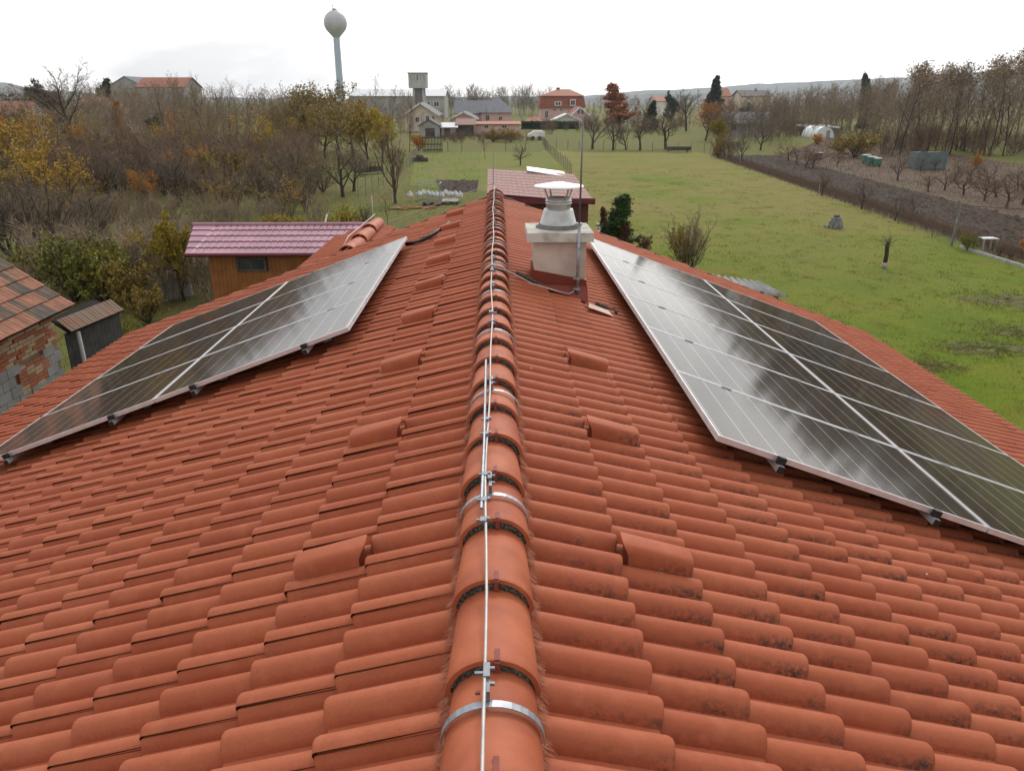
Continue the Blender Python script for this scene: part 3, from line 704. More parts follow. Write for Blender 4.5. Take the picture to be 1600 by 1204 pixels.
# ================================================================== TREES
class TreeGen:
    def __init__(s, seed, style):
        s.r = random.Random(seed); s.T = MB(); s.C = MB(); s.st = style
    def ribbon(s, a, b, w, mi=0):
        d = (b - a); ax = Vector((s.r.gauss(0, 1), s.r.gauss(0, 1), s.r.gauss(0, 1))); n = d.cross(ax)
        if n.length < 1e-6: return
        n = n.normalized() * w
        s.C.add((a - n, a + n, b), ((0, 1, 2),), mi)
    def leaf(s, p, size, mi=1):
        a = Vector((s.r.gauss(0, 1), s.r.gauss(0, 1), s.r.gauss(0, 1))).normalized(); b = a.orthogonal().normalized(); c = a.cross(b)
        w = s.r.uniform(0, 6.3); e1 = (b * math.cos(w) + c * math.sin(w)) * size; e2 = (c * math.cos(w) - b * math.sin(w)) * size * .6
        s.C.add((p - e1, p + e2, p + e1, p - e2), ((0, 1, 2, 3),), mi)
    def limb(s, p, d, L, r, lev):
        st = s.st; r_ = s.r; n = 4 if lev < 2 else 3; pts = [p]; rs = [r]; d = d.normalized()
        for k in range(n):
            wob = Vector((r_.gauss(0, 1), r_.gauss(0, 1), r_.gauss(0, 1))) * st['wob'][min(lev, 2)]
            d = (d + wob + Vector((0, 0, st['up'][min(lev, 2)]))).normalized(); p = p + d * (L / n); pts.append(p); rs.append(r * (1 - (k + 1) / n * st.get('taper', .62)))
        if st.get('cheap'):
            if lev == 0: s.T.tube(pts, rs, 3, cap=False)
            else: s.ribbon(pts[0], pts[-1], max(r, st['tww']))
        elif lev <= 1: s.T.tube(pts, rs, 6 if lev == 0 else 4, cap=False)
        else: s.C.tube(pts, rs, 3, cap=False)
        cnt = st['n'][lev] if lev < len(st['n']) else 0
        last = lev == len(st['n'])
        if last:
            for q in range(st['tw']):
                k = r_.uniform(.1, 1) * (len(pts) - 1); i = min(int(k), len(pts) - 2); a = pts[i].lerp(pts[i + 1], k - i)
                dd = (d + Vector((r_.gauss(0, .6), r_.gauss(0, .6), r_.gauss(.15, .5)))).normalized(); b_ = a + dd * L * r_.uniform(.3, .9); s.ribbon(a, b_, st['tww'])
                for z in range(st.get('leaf', 0)):
                    if r_.random() < st.get('leafp', 1) * (1 if st.get('leaftop') is None or b_.z > st['leaftop'] else .15): s.leaf(a.lerp(b_, r_.random()) + Vector((r_.gauss(0, .02), r_.gauss(0, .02), r_.gauss(0, .02))), st['ls'] * r_.uniform(.6, 1.3))
            return
        for q in range(cnt):
            f = st['lo'][lev] + (1 - st['lo'][lev]) * (q + r_.random()) / cnt
            k = f * (len(pts) - 1); i = min(int(k), len(pts) - 2); a = pts[i].lerp(pts[i + 1], k - i); dir_ = (pts[i + 1] - pts[i]).normalized()
            az = q * 2.4 + r_.uniform(-.6, .6); o = dir_.orthogonal().normalized(); o2 = dir_.cross(o); spread = st['ang'][lev] * r_.uniform(.7, 1.25)
            dd = dir_ * math.cos(spread) + (o * math.cos(az) + o2 * math.sin(az)) * math.sin(spread)
            s.limb(a, dd, L * st['len'][lev] * ((1 - st['cone'] * (f - st['lo'][0]) / (1 - st['lo'][0])) if lev == 0 and 'cone' in st else (1 - .45 * (f - st['lo'][lev]))) * r_.uniform(.75, 1.2), rs[i] * st['rr'][lev], lev + 1)
    def make(s):
        st = s.st
        for q in range(st.get('stems', 1)):
            if st.get('stems', 1) > 1:
                az = q * 2.4 + s.r.uniform(-.4, .4); tl = st['tilt'] * s.r.uniform(.3, 1.3); d = Vector((math.cos(az) * math.sin(tl), math.sin(az) * math.sin(tl), math.cos(tl))); L = st['L'] * s.r.uniform(.7, 1.1)
                p = Vector((math.cos(az), math.sin(az), 0)) * st.get('spread', .03) * s.r.uniform(.4, 1)
            else: d = Vector((s.r.gauss(0, .05), s.r.gauss(0, .05), 1)); L = st['L']; p = Vector((0, 0, -.01))
            s.limb(p, d, L, st['r'], 0)
        V = np.array(s.T.v + s.C.v); hz = V[:, 2].max(); k = 1 / hz
        for mb in (s.T, s.C): mb.v = [(x * k, y * k, z * k) for x, y, z in mb.v]
        return s
base = dict(wob=(.06, .14, .2), up=(.05, .10, .05), n=(7, 6, 5), lo=(.35, .25, .15), ang=(.75, .7, .7), len=(.75, .55, .5), rr=(.55, .5, .5), tw=6, tww=.0016, L=.6, r=.022)
S = {
 'orchard': dict(base, n=(6, 7, 6), lo=(.25, .2, .1), L=.42, r=.032, ang=(.85, .7, .7), len=(1.25, .6, .5), tw=8, wob=(.1, .2, .22), tww=.0020),
 'round': dict(base, n=(7, 7, 6), lo=(.35, .2, .1), L=.55, r=.028, ang=(.7, .65, .7), len=(.95, .55, .5), tw=8, tww=.0017),
 'vshape': dict(base, n=(8, 6, 6), lo=(.12, .25, .1), L=.30, r=.024, ang=(.42, .45, .5), len=(2.3, .5, .45), tw=8, up=(.05, .10, .12), tww=.0016),
 'tall': dict(base, wob=(.03, .12, .2), n=(15, 6, 5), lo=(.18, .15, .1), L=.92, r=.0075, ang=(.55, .55, .6), len=(.36, .5, .5), tw=6, up=(.05, .16, .1), taper=.8, tww=.0010),
 'pods': dict(base, wob=(.03, .12, .2), n=(10, 6, 5), lo=(.40, .25, .1), L=.78, r=.0075, ang=(.5, .5, .6), len=(.42, .55, .5), tw=6, up=(.05, .16, .1), leaf=1, leafp=.5, leaftop=.8, ls=.011, tww=.0010),
 'shrub': dict(base, stems=13, tilt=.55, n=(6, 5), lo=(.15, .1), ang=(.45, .5), len=(.55, .5), rr=(.6, .5), L=.8, r=.010, tw=8, wob=(.12, .18, .2), tww=.0022),
 'leafy': dict(base, n=(7, 6, 6), lo=(.3, .2, .1), L=.52, r=.024, ang=(.75, .7, .7), len=(.95, .55, .5), tw=5, leaf=2, leafp=.55, ls=.016),
 'lshrub': dict(base, stems=11, tilt=.6, n=(6, 5), lo=(.1, .1), ang=(.5, .55), len=(.55, .5), rr=(.6, .5), L=.75, r=.012, tw=5, leaf=2, leafp=.9, ls=.026, wob=(.14, .2, .2)),
 'bigl': dict(base, n=(8, 7, 6), lo=(.25, .15, .1), L=.5, r=.022, ang=(.8, .75, .7), len=(1.05, .6, .5), tw=5, leaf=2, leafp=.9, ls=.014),
 'dense': dict(base, n=(8, 7, 6), lo=(.12, .1, .1), L=.6, r=.024, ang=(.8, .75, .7), len=(.8, .6, .5), tw=5, leaf=3, leafp=.85, ls=.020),
 'larch': dict(base, cone=.88, n=(26, 6, 3), lo=(.1, .1, .1), L=.98, r=.014, ang=(1.1, .7, .6), len=(.24, .45, .5), up=(.03, .10, .03), tw=4, leaf=3, leafp=1, ls=.018, taper=.9),
 'spruce': dict(base, cone=.93, n=(40, 7, 3), lo=(.06, .1, .1), L=.98, r=.016, ang=(1.4, .75, .6), len=(.30, .45, .5), up=(.02, -.04, -.02), tw=4, leaf=3, leafp=1, ls=.020, taper=.9),
 'thuja': dict(base, cone=.75, n=(36, 6, 3), lo=(.03, .1, .1), L=.95, r=.02, ang=(.75, .5, .5), len=(.26, .45, .5), up=(.02, .25, .2), tw=5, leaf=3, leafp=1, ls=.016, taper=.85),
 'sapling': dict(base, n=(8, 4), lo=(.4, .2), L=.8, r=.010, ang=(.6, .6), len=(.5, .5), rr=(.6, .6), tw=4, tww=.002),
 'clump': dict(base, stems=26, tilt=1.0, n=(5,), lo=(.15,), ang=(.5,), len=(.6,), rr=(.6,), L=.7, r=.010, tw=7, leaf=3, leafp=.9, ls=.040, wob=(.2, .2, .2)),
}
PROTO = {}
def proto(style, seed, bark, twig, leaf):
    key = (style, seed)
    if key not in PROTO:
        g = TreeGen(seed * 31 + len(style), S[style]).make()
        tr = g.T.mesh('trunk', bark, True); cr = g.C.mesh('crown', [twig, leaf or twig])
        PROTO[key] = (tr, cr)
    return PROTO[key]
KIND = {  # kind: style, bark, twig, leaf
 'orchard': ('orchard', 'bark', 'twig', None), 'orchardr': ('orchard', 'barkr', 'twigr', None), 'round': ('round', 'bark', 'twig', None), 'vshape': ('vshape', 'barkr', 'twigr', None), 'tall': ('tall', 'bark', 'twig', None),
 'tallr': ('tall', 'barkr', 'twigr', None), 'tallp': ('tall', 'bark', 'twigp', None), 'pods': ('pods', 'bark', 'twigp', 'l_pod'), 'shrub': ('shrub', 'bark', 'twig', None), 'shrubr': ('shrub', 'barkr', 'twigr', None), 'shrubp': ('shrub', 'bark', 'twigp', None),
 'yellow': ('leafy', 'bark', 'twig', 'l_yel'), 'orange': ('leafy', 'bark', 'twig', 'l_ora'), 'olive': ('bigl', 'bark', 'twigp', 'l_oli'), 'dolive': ('dense', 'bark', 'twigp', 'l_oli'), 'dgold': ('dense', 'bark', 'twigp', 'l_gol'), 'brownl': ('leafy', 'bark', 'twigr', 'l_pod'),
 'syellow': ('lshrub', 'bark', 'twig', 'l_yel'), 'sorange': ('lshrub', 'bark', 'twigr', 'l_ora'), 'sgreen': ('lshrub', 'bark', 'twig', 'l_grn'), 'sgold': ('clump', 'bark', 'twig', 'l_gol'), 'sbrown': ('lshrub', 'barkr', 'twigr', 'l_brn'), 'solive': ('lshrub', 'bark', 'twigp', 'l_oli'),
 'larch': ('larch', 'barkr', 'twigr', 'l_rus'), 'larcho': ('larch', 'barkr', 'twigr', 'l_ora'), 'spruce': ('spruce', 'bark', 'l_con', 'l_con'), 'yew': ('dense', 'bark', 'l_con', 'l_con'), 'thuja': ('thuja', 'bark', 'l_thu', 'l_thu'), 'thujab': ('thuja', 'bark', 'l_brn', 'l_brn'), 'sapling': ('sapling', 'barkr', 'twigr', None), 'dgreen': ('dense', 'bark', 'twig', 'l_grn'),
}
trng = random.Random(11)
def tree(kind, px, by, ty, label, cat='tree', name=None, Y=None, wx=1.0, seed=None, group=None, lean=0):
    st, bk, tw, lf = KIND[kind]
    if Y is None: P = G(px, by)
    else: q = at(px, by, Y); P = Vector((q.x, Y, 0))
    h = at(px, ty, P.y).z
    tr, cr = proto(st, seed if seed is not None else trng.randrange(3), bk, tw, lf)
    o = empty(name or {'tree': 'bare_tree', 'shrub': 'shrub', 'bush': 'bush'}.get(cat, cat), P, label, cat, group)
    o.rotation_euler = (0, lean, trng.uniform(0, 6.28)); o.scale = (h * wx, h * wx, h)
    for nm_, me_, ms_ in (('trunk', tr, (bk,)), ('crown', cr, (tw, lf or tw))):
        c_ = child(nm_, me_, o)
        for q_, mm_ in enumerate(ms_): c_.material_slots[q_].link = 'OBJECT'; c_.material_slots[q_].material = M[mm_]
    return o
T_ = tree

# ================================================================== BUILDINGS
M['w_white'] = mat('wall_white', (.72, .70, .66), (.6, .58, .55), 1, .9); M['w_pink'] = mat('wall_pink', (.62, .42, .37), (.54, .36, .32), 1, .9); M['w_cream'] = mat('wall_cream', (.62, .53, .42), (.5, .43, .35), 1, .9)
M['w_grey'] = mat('wall_grey', (.38, .37, .35), (.28, .27, .26), .8, .9); M['w_dark'] = mat('wall_dark', (.10, .085, .07), (.06, .05, .045), 1, .9)
def roofmat(name, c1, c2, pitch=.35, axis=2):
    m, t, b = newmat(name); p = pos(t); col = ramp(t, noise(t, p, 1.2, 5), [(.35, c1), (.65, c2)])
    w = N(t, 'ShaderNodeTexWave', wave_type='BANDS', bands_direction='Z'); w.inputs['Scale'].default_value = 1 / pitch; t.links.new(p, w.inputs['Vector'])
    t.links.new(mixc(t, math_(t, 'MULTIPLY', w.outputs['Fac'], .35), col, tuple(x * .5 for x in c1)), b.inputs['Base Color']); b.inputs['Roughness'].default_value = .8
    bumpn(t, b, w.outputs['Fac'], .4, .05); return m
M['r_red'] = roofmat('roof_red', (.28, .085, .045), (.22, .07, .042)); M['r_org'] = roofmat('roof_orange', (.36, .13, .075), (.30, .11, .065)); M['r_grey'] = roofmat('roof_grey', (.13, .14, .155), (.10, .105, .115)); M['r_dark'] = roofmat('roof_dark', (.075, .072, .068), (.055, .052, .05)); M['r_brn'] = roofmat('roof_brown', (.20, .095, .07), (.15, .08, .06)); M['r_lit'] = roofmat('roof_light', (.62, .64, .66), (.55, .57, .6), 1.0)
M['trim'] = mat('trim_white', (.78, .77, .75), None, 2, .7); M['pane'] = mat('pane', (.03, .035, .04), (.05, .055, .06), 3, .12, spec=.5)
M['lwin'] = mat('window_white', (.7, .72, .74), None, 2, .6)
def win(par, c, w, h, fm='trim', nrm=-1):
    m = MB(); x, y, z = c; b = max(.06, w * .08)
    m.box2((x - w / 2, y - .07, z - h / 2), (x + w / 2, y - .003, z - h / 2 + b)).box2((x - w / 2, y - .07, z + h / 2 - b), (x + w / 2, y - .003, z + h / 2))
    m.box2((x - w / 2, y - .07, z - h / 2 + b), (x - w / 2 + b, y - .003, z + h / 2 - b)).box2((x + w / 2 - b, y - .07, z - h / 2 + b), (x + w / 2, y - .003, z + h / 2 - b))
    m.box2((x - b / 3, y - .06, z - h / 2 + b), (x + b / 3, y - .003, z + h / 2 - b))
    f = m.build('window', fm, par)
    MB().box2((x - w / 2 + b, y - .03, z - h / 2 + b), (x + w / 2 - b, y - .004, z + h / 2 - b)).build('pane', 'pane', f)
def building(name, label, Y, px0, px1, pye, pyr, depth, kind, wall, roof, wins=(), over=.45, cat='house', trim=True, chim=None, zb=0.0, hipin=.32, fm='trim', doors=()):
    x0, x1 = at(px0, pye, Y).x, at(px1, pye, Y).x; ze = at((px0 + px1) / 2, pye, Y).z
    zr = at((px0 + px1) / 2, pyr, Y if kind == 'gf' else Y + depth / 2).z; cx = (x0 + x1) / 2; Yb = Y + depth
    o = empty(name, (cx, Y + depth / 2, zb), label, cat)
    if kind == 'gf':
        MB().prism([(x0, zb), (x1, zb), (x1, ze), (cx, zr - .12), (x0, ze)], 'y', Y, Yb).build('wall', wall, o)
        k = (zr - ze) / ((x1 - x0) / 2)
        for sg, xe in ((-1, x0), (1, x1)):
            m = MB().slab((cx, Y - over, zr), (xe + sg * over, Y - over, ze - over * k + .08), (xe + sg * over, Yb + over, ze - over * k + .08), (cx, Yb + over, zr), .14); rf = m.build('roof', roof, o)
            if trim: MB().slab((cx, Y - over - .06, zr + .03), (xe + sg * (over + .05), Y - over - .06, ze - over * k + .10), (xe + sg * (over + .05), Y - over - .005, ze - over * k + .10), (cx, Y - over - .005, zr + .03), .30).build('bargeboard', 'trim', rf)
    elif kind == 'sd':
        ym = Y + depth / 2
        MB().prism([(Y, zb), (Yb, zb), (Yb, ze), (ym, zr - .12), (Y, ze)], 'x', x0, x1).build('wall', wall, o); k = (zr - ze) / (depth / 2)
        for sg, ye in ((-1, Y), (1, Yb)):
            MB().slab((x0 - over, ym, zr), (x0 - over, ye + sg * over, ze - over * k + .08), (x1 + over, ye + sg * over, ze - over * k + .08), (x1 + over, ym, zr), .14).build('roof', roof, o)
    elif kind == 'hip':
        MB().box2((x0, Y, zb), (x1, Yb, ze)).build('wall', wall, o); ym = Y + depth / 2; h = (x1 - x0) * hipin
        a, b_, c, d = (x0 - over, Y - over, ze), (x1 + over, Y - over, ze), (x1 + over, Yb + over, ze), (x0 - over, Yb + over, ze); r0, r1 = (x0 + h, ym, zr), (x1 - h, ym, zr)
        MB().add([a, b_, c, d, r0, r1], [(0, 1, 5, 4), (1, 2, 5), (2, 3, 4, 5), (3, 0, 4), (3, 2, 1, 0)]).build('roof', roof, o)
    elif kind == 'flat':
        MB().box2((x0, Y, zb), (x1, Yb, ze)).build('wall', wall, o)
        MB().slab((x0 - over, Y - over, ze + .02), (x1 + over, Y - over, ze + .02), (x1 + over, Yb + over, zr), (x0 - over, Yb + over, zr), .15).build('roof', roof, o)
    for (pw, ph, w, h) in wins:
        q = at(pw, ph, Y); win(o, (q.x, Y, q.z), w * q.y / 1185, h * q.y / 1185, fm)
    for (pw, ph, w, h) in doors:
        q = at(pw, ph, Y); w, h = w * q.y / 1185, h * q.y / 1185; MB().box2((q.x - w / 2, Y - .05, max(zb, q.z - h / 2)), (q.x + w / 2, Y - .003, q.z + h / 2)).build('door', 'w_dark', o)
    for (pc, pt) in (chim or ()):
        q = at(pc, pt, Y + depth / 2); MB().box2((q.x - .35, q.y - .35, ze), (q.x + .35, q.y + .35, q.z)).build('chimney', 'w_grey', o)
    return o
# --- water tower: ball on a slender shaft
D = 285; c = at(524, 36, D); r = 16.2 / 1185 * D
wt = empty('water_tower', (c.x, D, 0), 'pale spherical steel water tower on a slim blue-grey shaft above the left trees', 'tower')
M['wt_ball'] = mat('tower_ball', (.46, .475, .495), (.40, .415, .435), .3, .5); M['wt_shaft'] = mat('tower_shaft', (.42, .50, .60), (.38, .46, .55), .3, .6)
prof = [(.30 * r, -1.02 * r)] + [(r * math.cos(a), r * math.sin(a)) for a in np.linspace(R(-48), R(90), 16)]
MB().lathe([(.30 * r, -1.16 * r), (.34 * r, -1.10 * r)] + prof[1:], c, 32).build('tank', 'wt_ball', wt, True)
MB().lathe([(.30 * r, -c.z), (.28 * r, -1.1 * r)], c, 20).build('shaft', 'wt_shaft', wt, True)
MB().lathe([(.16 * r, .95 * r), (.16 * r, 1.12 * r), (0, 1.14 * r)], c, 12).tube([c + Vector((-.1 * r, 0, r)), c + Vector((-.12 * r, 0, 1.42 * r))], .05 * r, 6).build('hatch', 'w_grey', wt)
m = MB()
for q in range(14):
    a = 2 * math.pi * q / 14; m.tube([c + Vector((.42 * r * math.cos(a), .42 * r * math.sin(a), .9 * r)), c + Vector((.42 * r * math.cos(a), .42 * r * math.sin(a), 1.08 * r))], .012 * r, 4)
m.lathe([(.42 * r, 1.06 * r), (.44 * r, 1.06 * r), (.44 * r, 1.08 * r), (.42 * r, 1.08 * r)], c, 20); m.build('railing', 'w_grey', wt)
# --- concrete water tower with box head
D = 222; a = at(638.5, 138, D); b_ = at(666, 115, D); g0, g1 = at(645, 150, D), at(662.5, 150, D)
M['conc'] = mat('concrete_panel', (.47, .47, .46), (.36, .36, .35), .9, .9, .3, 3, detail=7); M['concd'] = mat('concrete_dark', (.20, .19, .18), None, 1, .9)
ct = empty('concrete_tower', ((a.x + b_.x) / 2, D, 0), 'grey concrete box-headed tower on splayed legs behind the village houses', 'tower')
w = b_.x - a.x
MB().box2((a.x, D, a.z), (b_.x, D + w, b_.z)).build('head', 'conc', ct)
MB().slab((a.x - .2, D - .2, b_.z + .25), (b_.x + .2, D - .2, b_.z + .25), (b_.x + .2, D + w + .2, b_.z + .25), (a.x - .2, D + w + .2, b_.z + .25), .25).build('roof', 'concd', ct)
for q in range(5):
    x = a.x + w * (.14 + .18 * q); MB().box2((x - .18, D - .05, a.z + w * .42), (x + .18, D - .003, a.z + w * .68)).build('louvre', 'concd' if q == 2 else 'w_grey', ct)
for sx in (0, 1):
    for sy in (0, 1):
        x = g0.x if sx == 0 else g1.x; sg = -1 if sx == 0 else 1; y = D + .5 + sy * (w - 1.4)
        MB().prism([(x + sg * .55, 0), (x + sg * .55 - sg * .7, 0), (x - sg * .55, a.z), (x, a.z)], 'y', y, y + .6).build('leg', 'conc', ct)
MB().box2((g0.x + .6, D + .9, 0), (g1.x - .6, D + w - 1, a.z - .01)).build('core', 'concd', ct)
# --- halls and houses
building('factory_hall', 'long low industrial hall with a bright pale roof behind the concrete tower', 300, 545, 694, 150, 139.5, 26, 'sd', 'w_grey', 'r_lit', [(668, 163, 8, 8), (682, 163, 8, 8)], .5, 'hall')
building('gabled_hall', 'long grey hall with a reddish roof on the left horizon', 235, 166, 228, 137, 119, 30, 'gf', 'w_grey', 'r_grey', (), .3, 'hall', False)
building('red_roof_hall', 'low building with long red tiled roof and cream wall on the left horizon', 228, 212, 286, 136, 121, 14, 'sd', 'w_grey', 'r_red', [(240, 140, 8, 3), (255, 140, 8, 3), (270, 140, 8, 3)], .4, 'building')
building('grey_roof_house', 'cream house with grey gable roof in front of the concrete tower', 176, 632, 683, 178, 160, 12, 'gf', 'w_cream', 'r_grey', [(652, 187, 6, 8), (668, 186, 5, 9), (677, 186, 4, 9)], .6)
building('pink_gable_house', 'small pink house front with white bargeboards and grey roof', 172, 705, 744, 184, 174, 12, 'gf', 'w_pink', 'r_grey', [(724, 190, 6, 6)], .6)
building('dark_roof_house', 'pink house with big dark grey hipped roof right of the pink gable', 180, 752, 800, 176, 152, 12, 'hip', 'w_pink', 'r_grey', [(762, 184, 6, 8), (782, 185, 6, 6)], .6, hipin=.42)
building('grey_annex', 'grey roofed cross wing between the two pink houses', 186, 712, 764, 176, 157, 10, 'sd', 'w_white', 'r_grey', (), .5)
building('long_shed', 'low long outbuilding with faded red roof below the dark roofed house', 160, 742, 812, 194, 190, 5, 'flat', 'w_pink', 'r_org', [(760, 198, 7, 5), (788, 198, 8, 5)], .3, 'shed')
building('grey_shed', 'dark makeshift shed with open front beside the chain fence', 150, 655, 686, 196, 186, 6, 'gf', 'w_grey', 'r_dark', (), .3, 'shed', False, doors=[(672, 207, 14, 12)])
building('lean_shed', 'low pale-roofed lean-to shed with dark openings next to the makeshift shed', 152, 690, 712, 199, 192, 6, 'flat', 'w_grey', 'r_lit', (), .4, 'shed', doors=[(699, 206, 9, 12)])
building('plank_shed', 'brown plank shed with pinkish roof beside the pale lean-to', 154, 714, 740, 195, 186, 6, 'flat', 'w_dark', 'r_brn', (), .4, 'shed', doors=[(734, 206, 7, 12)])
# mansard house
D = 235; mh = empty('mansard_house', (at(877, 170, D).x, D + 6, 0), 'pink two-storey house with large red mansard roof and dormer windows', 'house')
x0, x1 = at(845, 170, D).x, at(912, 170, D).x; z1 = at(877, 168.5, D).z; z2 = at(877, 150, D).z; z3 = at(877, 139.5, D + 6).z
MB().box2((x0, D, 0), (x1, D + 12, z1)).build('wall', 'w_pink', mh); ins = .55; ov = .6
def frustum(xa, xb, ya, yb, za, xc, xd, yc, yd, zc):
    return MB().add([(xa, ya, za), (xb, ya, za), (xb, yb, za), (xa, yb, za), (xc, yc, zc), (xd, yc, zc), (xd, yd, zc), (xc, yd, zc)], [(0, 1, 5, 4), (1, 2, 6, 5), (2, 3, 7, 6), (3, 0, 4, 7), (4, 5, 6, 7), (3, 2, 1, 0)])
frustum(x0 - ov, x1 + ov, D - ov, D + 12 + ov, z1, x0 + .1, x1 - .1, D + .3, D + 11.7, z2).build('roof', 'r_red', mh)
rf = frustum(x0 - .3, x1 + .3, D - .1, D + 12.1, z2 + .01, x0 + (x1 - x0) * .42, x1 - (x1 - x0) * .3, D + 5.5, D + 6.5, z3).build('roof', 'r_org', mh)
q = at(872, 137, D + 6); MB().box2((q.x - .5, D + 5.5, z2), (q.x + .5, D + 6.5, q.z)).build('chimney', 'w_dark', mh)
for px, py, w, h in ((872, 162, 10, 6), (895, 160.5, 8, 9)):
    q = at(px, py, D - .4); w, h = w * D / 1185, h * D / 1185; dm = MB().box2((q.x - w / 2, D - .55, q.z - h / 2), (q.x + w / 2, D + .4, q.z + h / 2)).build('dormer', 'w_white', mh)
    MB().box2((q.x - w * .35, D - .60, q.z - h * .35), (q.x - w * .04, D - .555, q.z + h * .35)).box2((q.x + w * .04, D - .60, q.z - h * .35), (q.x + w * .35, D - .555, q.z + h * .35)).build('pane', 'pane', dm)
for px, py, w, h in ((854, 179, 5, 10), (867, 172, 4, 3), (877, 172, 4, 3), (890, 178, 6, 8), (904, 178, 5, 8)):
    q = at(px, py, D); win(mh, (q.x, D, q.z), w * D / 1185, h * D / 1185, 'lwin')
building('gable_house', 'pink gabled house with white bargeboards in front of the mansard house', 215, 890, 922, 181, 166.5, 12, 'gf', 'w_pink', 'r_red', [(904, 175, 4, 7), (910, 175, 4, 7)], .7)
building('pale_roof_house', 'low house with pale grey roof edge below the mansard house', 208, 866, 906, 187, 177.5, 8, 'gf', 'w_white', 'r_lit', (), .6, trim=True)
building('orange_roof_shed', 'small shed with orange pyramid roof left of the mansard house', 210, 826, 846, 189, 181, 6, 'hip', 'w_cream', 'r_org', (), .5, 'shed', hipin=.48)
building('white_house', 'white house with pitched grey roof behind the rust coloured larch', 250, 986, 1006, 170, 154, 12, 'gf', 'w_white', 'r_grey', [(994, 170, 4, 6), (1000, 178, 4, 6)], .7)
building('distant_house', 'distant red roofed house among the trees beyond the dark cypress', 340, 1022, 1050, 158, 151, 10, 'sd', 'w_white', 'r_org', (), .5)
building('brick_roof_house', 'red roofed house on the right horizon beside the tall spruce', 300, 1122, 1142, 150, 138, 12, 'sd', 'w_pink', 'r_red', (), .4)
building('dark_barn', 'long dark roofed barn on the right horizon', 290, 1160, 1206, 150, 141, 12, 'sd', 'w_cream', 'r_dark', [(1170, 154, 4, 4)], .5, 'barn', chim=[(1181, 138)])
building('cream_gable_house', 'cream gabled house half hidden behind a yellow tree', 230, 1108, 1146, 178, 160, 12, 'gf', 'w_cream', 'r_org', [(1126, 168, 5, 5)], .5, trim=False)
building('grey_barn', 'low grey barn with dark sagging roof behind the plot', 150, 1140, 1212, 192, 175, 10, 'sd', 'w_grey', 'r_dark', (), .6, 'barn', doors=[(1146, 197, 8, 12)])
building('left_cottage', 'cottage with red tiled roof at the left edge behind yellow trees', 150, -30, 34, 182, 158, 10, 'sd', 'w_white', 'r_org', [(10, 196, 8, 8)], .5)
building('tile_cottage', 'brown tiled cottage beside the large bare tree', 160, 130, 186, 177, 160, 10, 'gf', 'w_cream', 'r_brn', [(165, 182, 8, 8)], .5, trim=False)
building('red_cottage', 'low red roofed cottage between the bare tree and the orange larch', 175, 118, 150, 165, 152, 10, 'sd', 'w_cream', 'r_org', (), .4)
# hedge
m = MB(); D = 190; xa, xb, za = at(815, 200, D).x, at(905, 200, D).x, at(860, 190, D).z; rg = random.Random(2)
M['hedge'] = leafmat('hedge_leaf', (.018, .045, .022), (.030, .060, .025))
for q in range(4200):
    x, y, z = rg.uniform(xa, xb), D + rg.uniform(0, 1.6), rg.uniform(0, za) + rg.gauss(0, .06); d1 = Vector((rg.gauss(0, 1), rg.gauss(0, 1), rg.gauss(0, 1))).normalized() * .16; d2 = d1.orthogonal().normalized() * .12; p = Vector((x, y, z)); m.add((p - d1, p + d2, p + d1, p - d2), ((0, 1, 2, 3),))
hd = empty('hedge', ((xa + xb) / 2, D + .8, 0), 'long dark green clipped hedge in front of the mansard house', 'hedge'); m.build('foliage', 'hedge', hd); MB().box2((xa + .2, D + .25, 0), (xb - .2, D + 1.3, za - .3)).build('stems', 'hedge', hd)

# ================================================================== SHEDS NEAR THE HOUSE
M['metile'] = mat('metal_tile', (.33, .165, .215), (.25, .12, .16), 1.0, .5, .1, 8, spec=.35); M['plank'] = mat('plank_orange', (.30, .115, .030), (.20, .075, .022), 3, .7, .2, 30); M['plankr'] = mat('plank_redbrown', (.105, .030, .020), (.07, .022, .015), 3, .75)
M['shingle'] = mat('shingle_pink', (.35, .20, .18), (.27, .16, .145), 6, .75, .3, 50); M['purlin'] = mat('red_trim', (.13, .018, .03), None, 4, .5)
# purple metal-tile shed
E0 = onz(288, 398, 2.35); Yd = E0.y; z_e = 2.35; x0 = E0.x; x1 = at(575, 398, Yd).x; rp = at(302, 352, Yd + 2.6); zr = rp.z; dpt = 2.6
ps = empty('plank_shed', ((x0 + x1) / 2, Yd + 1.5, 0), 'orange plank shed with purple-pink pressed metal tile roof left of the house', 'shed')
m = MB(); nx, ny = 26, 5; n_s = Vector((0, dpt, zr - z_e)); L = n_s.length; n_s.normalize(); nn = Vector((0, -n_s.z, n_s.y)); xtop0 = rp.x
def mp_(i, f, e): x = x0 + (x1 - x0) * i; f_ = f; return Vector((x + (xtop0 - x0) * f_ * (1 if i < .01 else max(0, 1 - i * 26)), Yd, z_e)) + n_s * L * f_ + nn * e
for r in range(ny):
    f0, f1 = r / ny, (r + 1) / ny
    for q in range(nx):
        a0, a1 = q / nx, (q + 1) / nx; am, gap_ = (a1 - a0), (a1 - a0) * .16
        lo, hi = .045, .008
        P = [mp_(a0, f0, lo - .035), mp_(a0 + gap_, f0, lo), mp_(a1 - gap_, f0, lo), mp_(a1, f0, lo - .035), mp_(a0, f1, hi - .03), mp_(a0 + gap_, f1, hi), mp_(a1 - gap_, f1, hi), mp_(a1, f1, hi - .03)]
        B = [mp_(a0, f0, -.012), mp_(a0 + gap_, f0, -.010), mp_(a1 - gap_, f0, -.010), mp_(a1, f0, -.012)]
        m.add(P + B, [(0, 1, 5, 4), (1, 2, 6, 5), (2, 3, 7, 6), (8, 9, 1, 0), (9, 10, 2, 1), (10, 11, 3, 2)])
rf = m.build('roof_sheet', 'metile', ps)
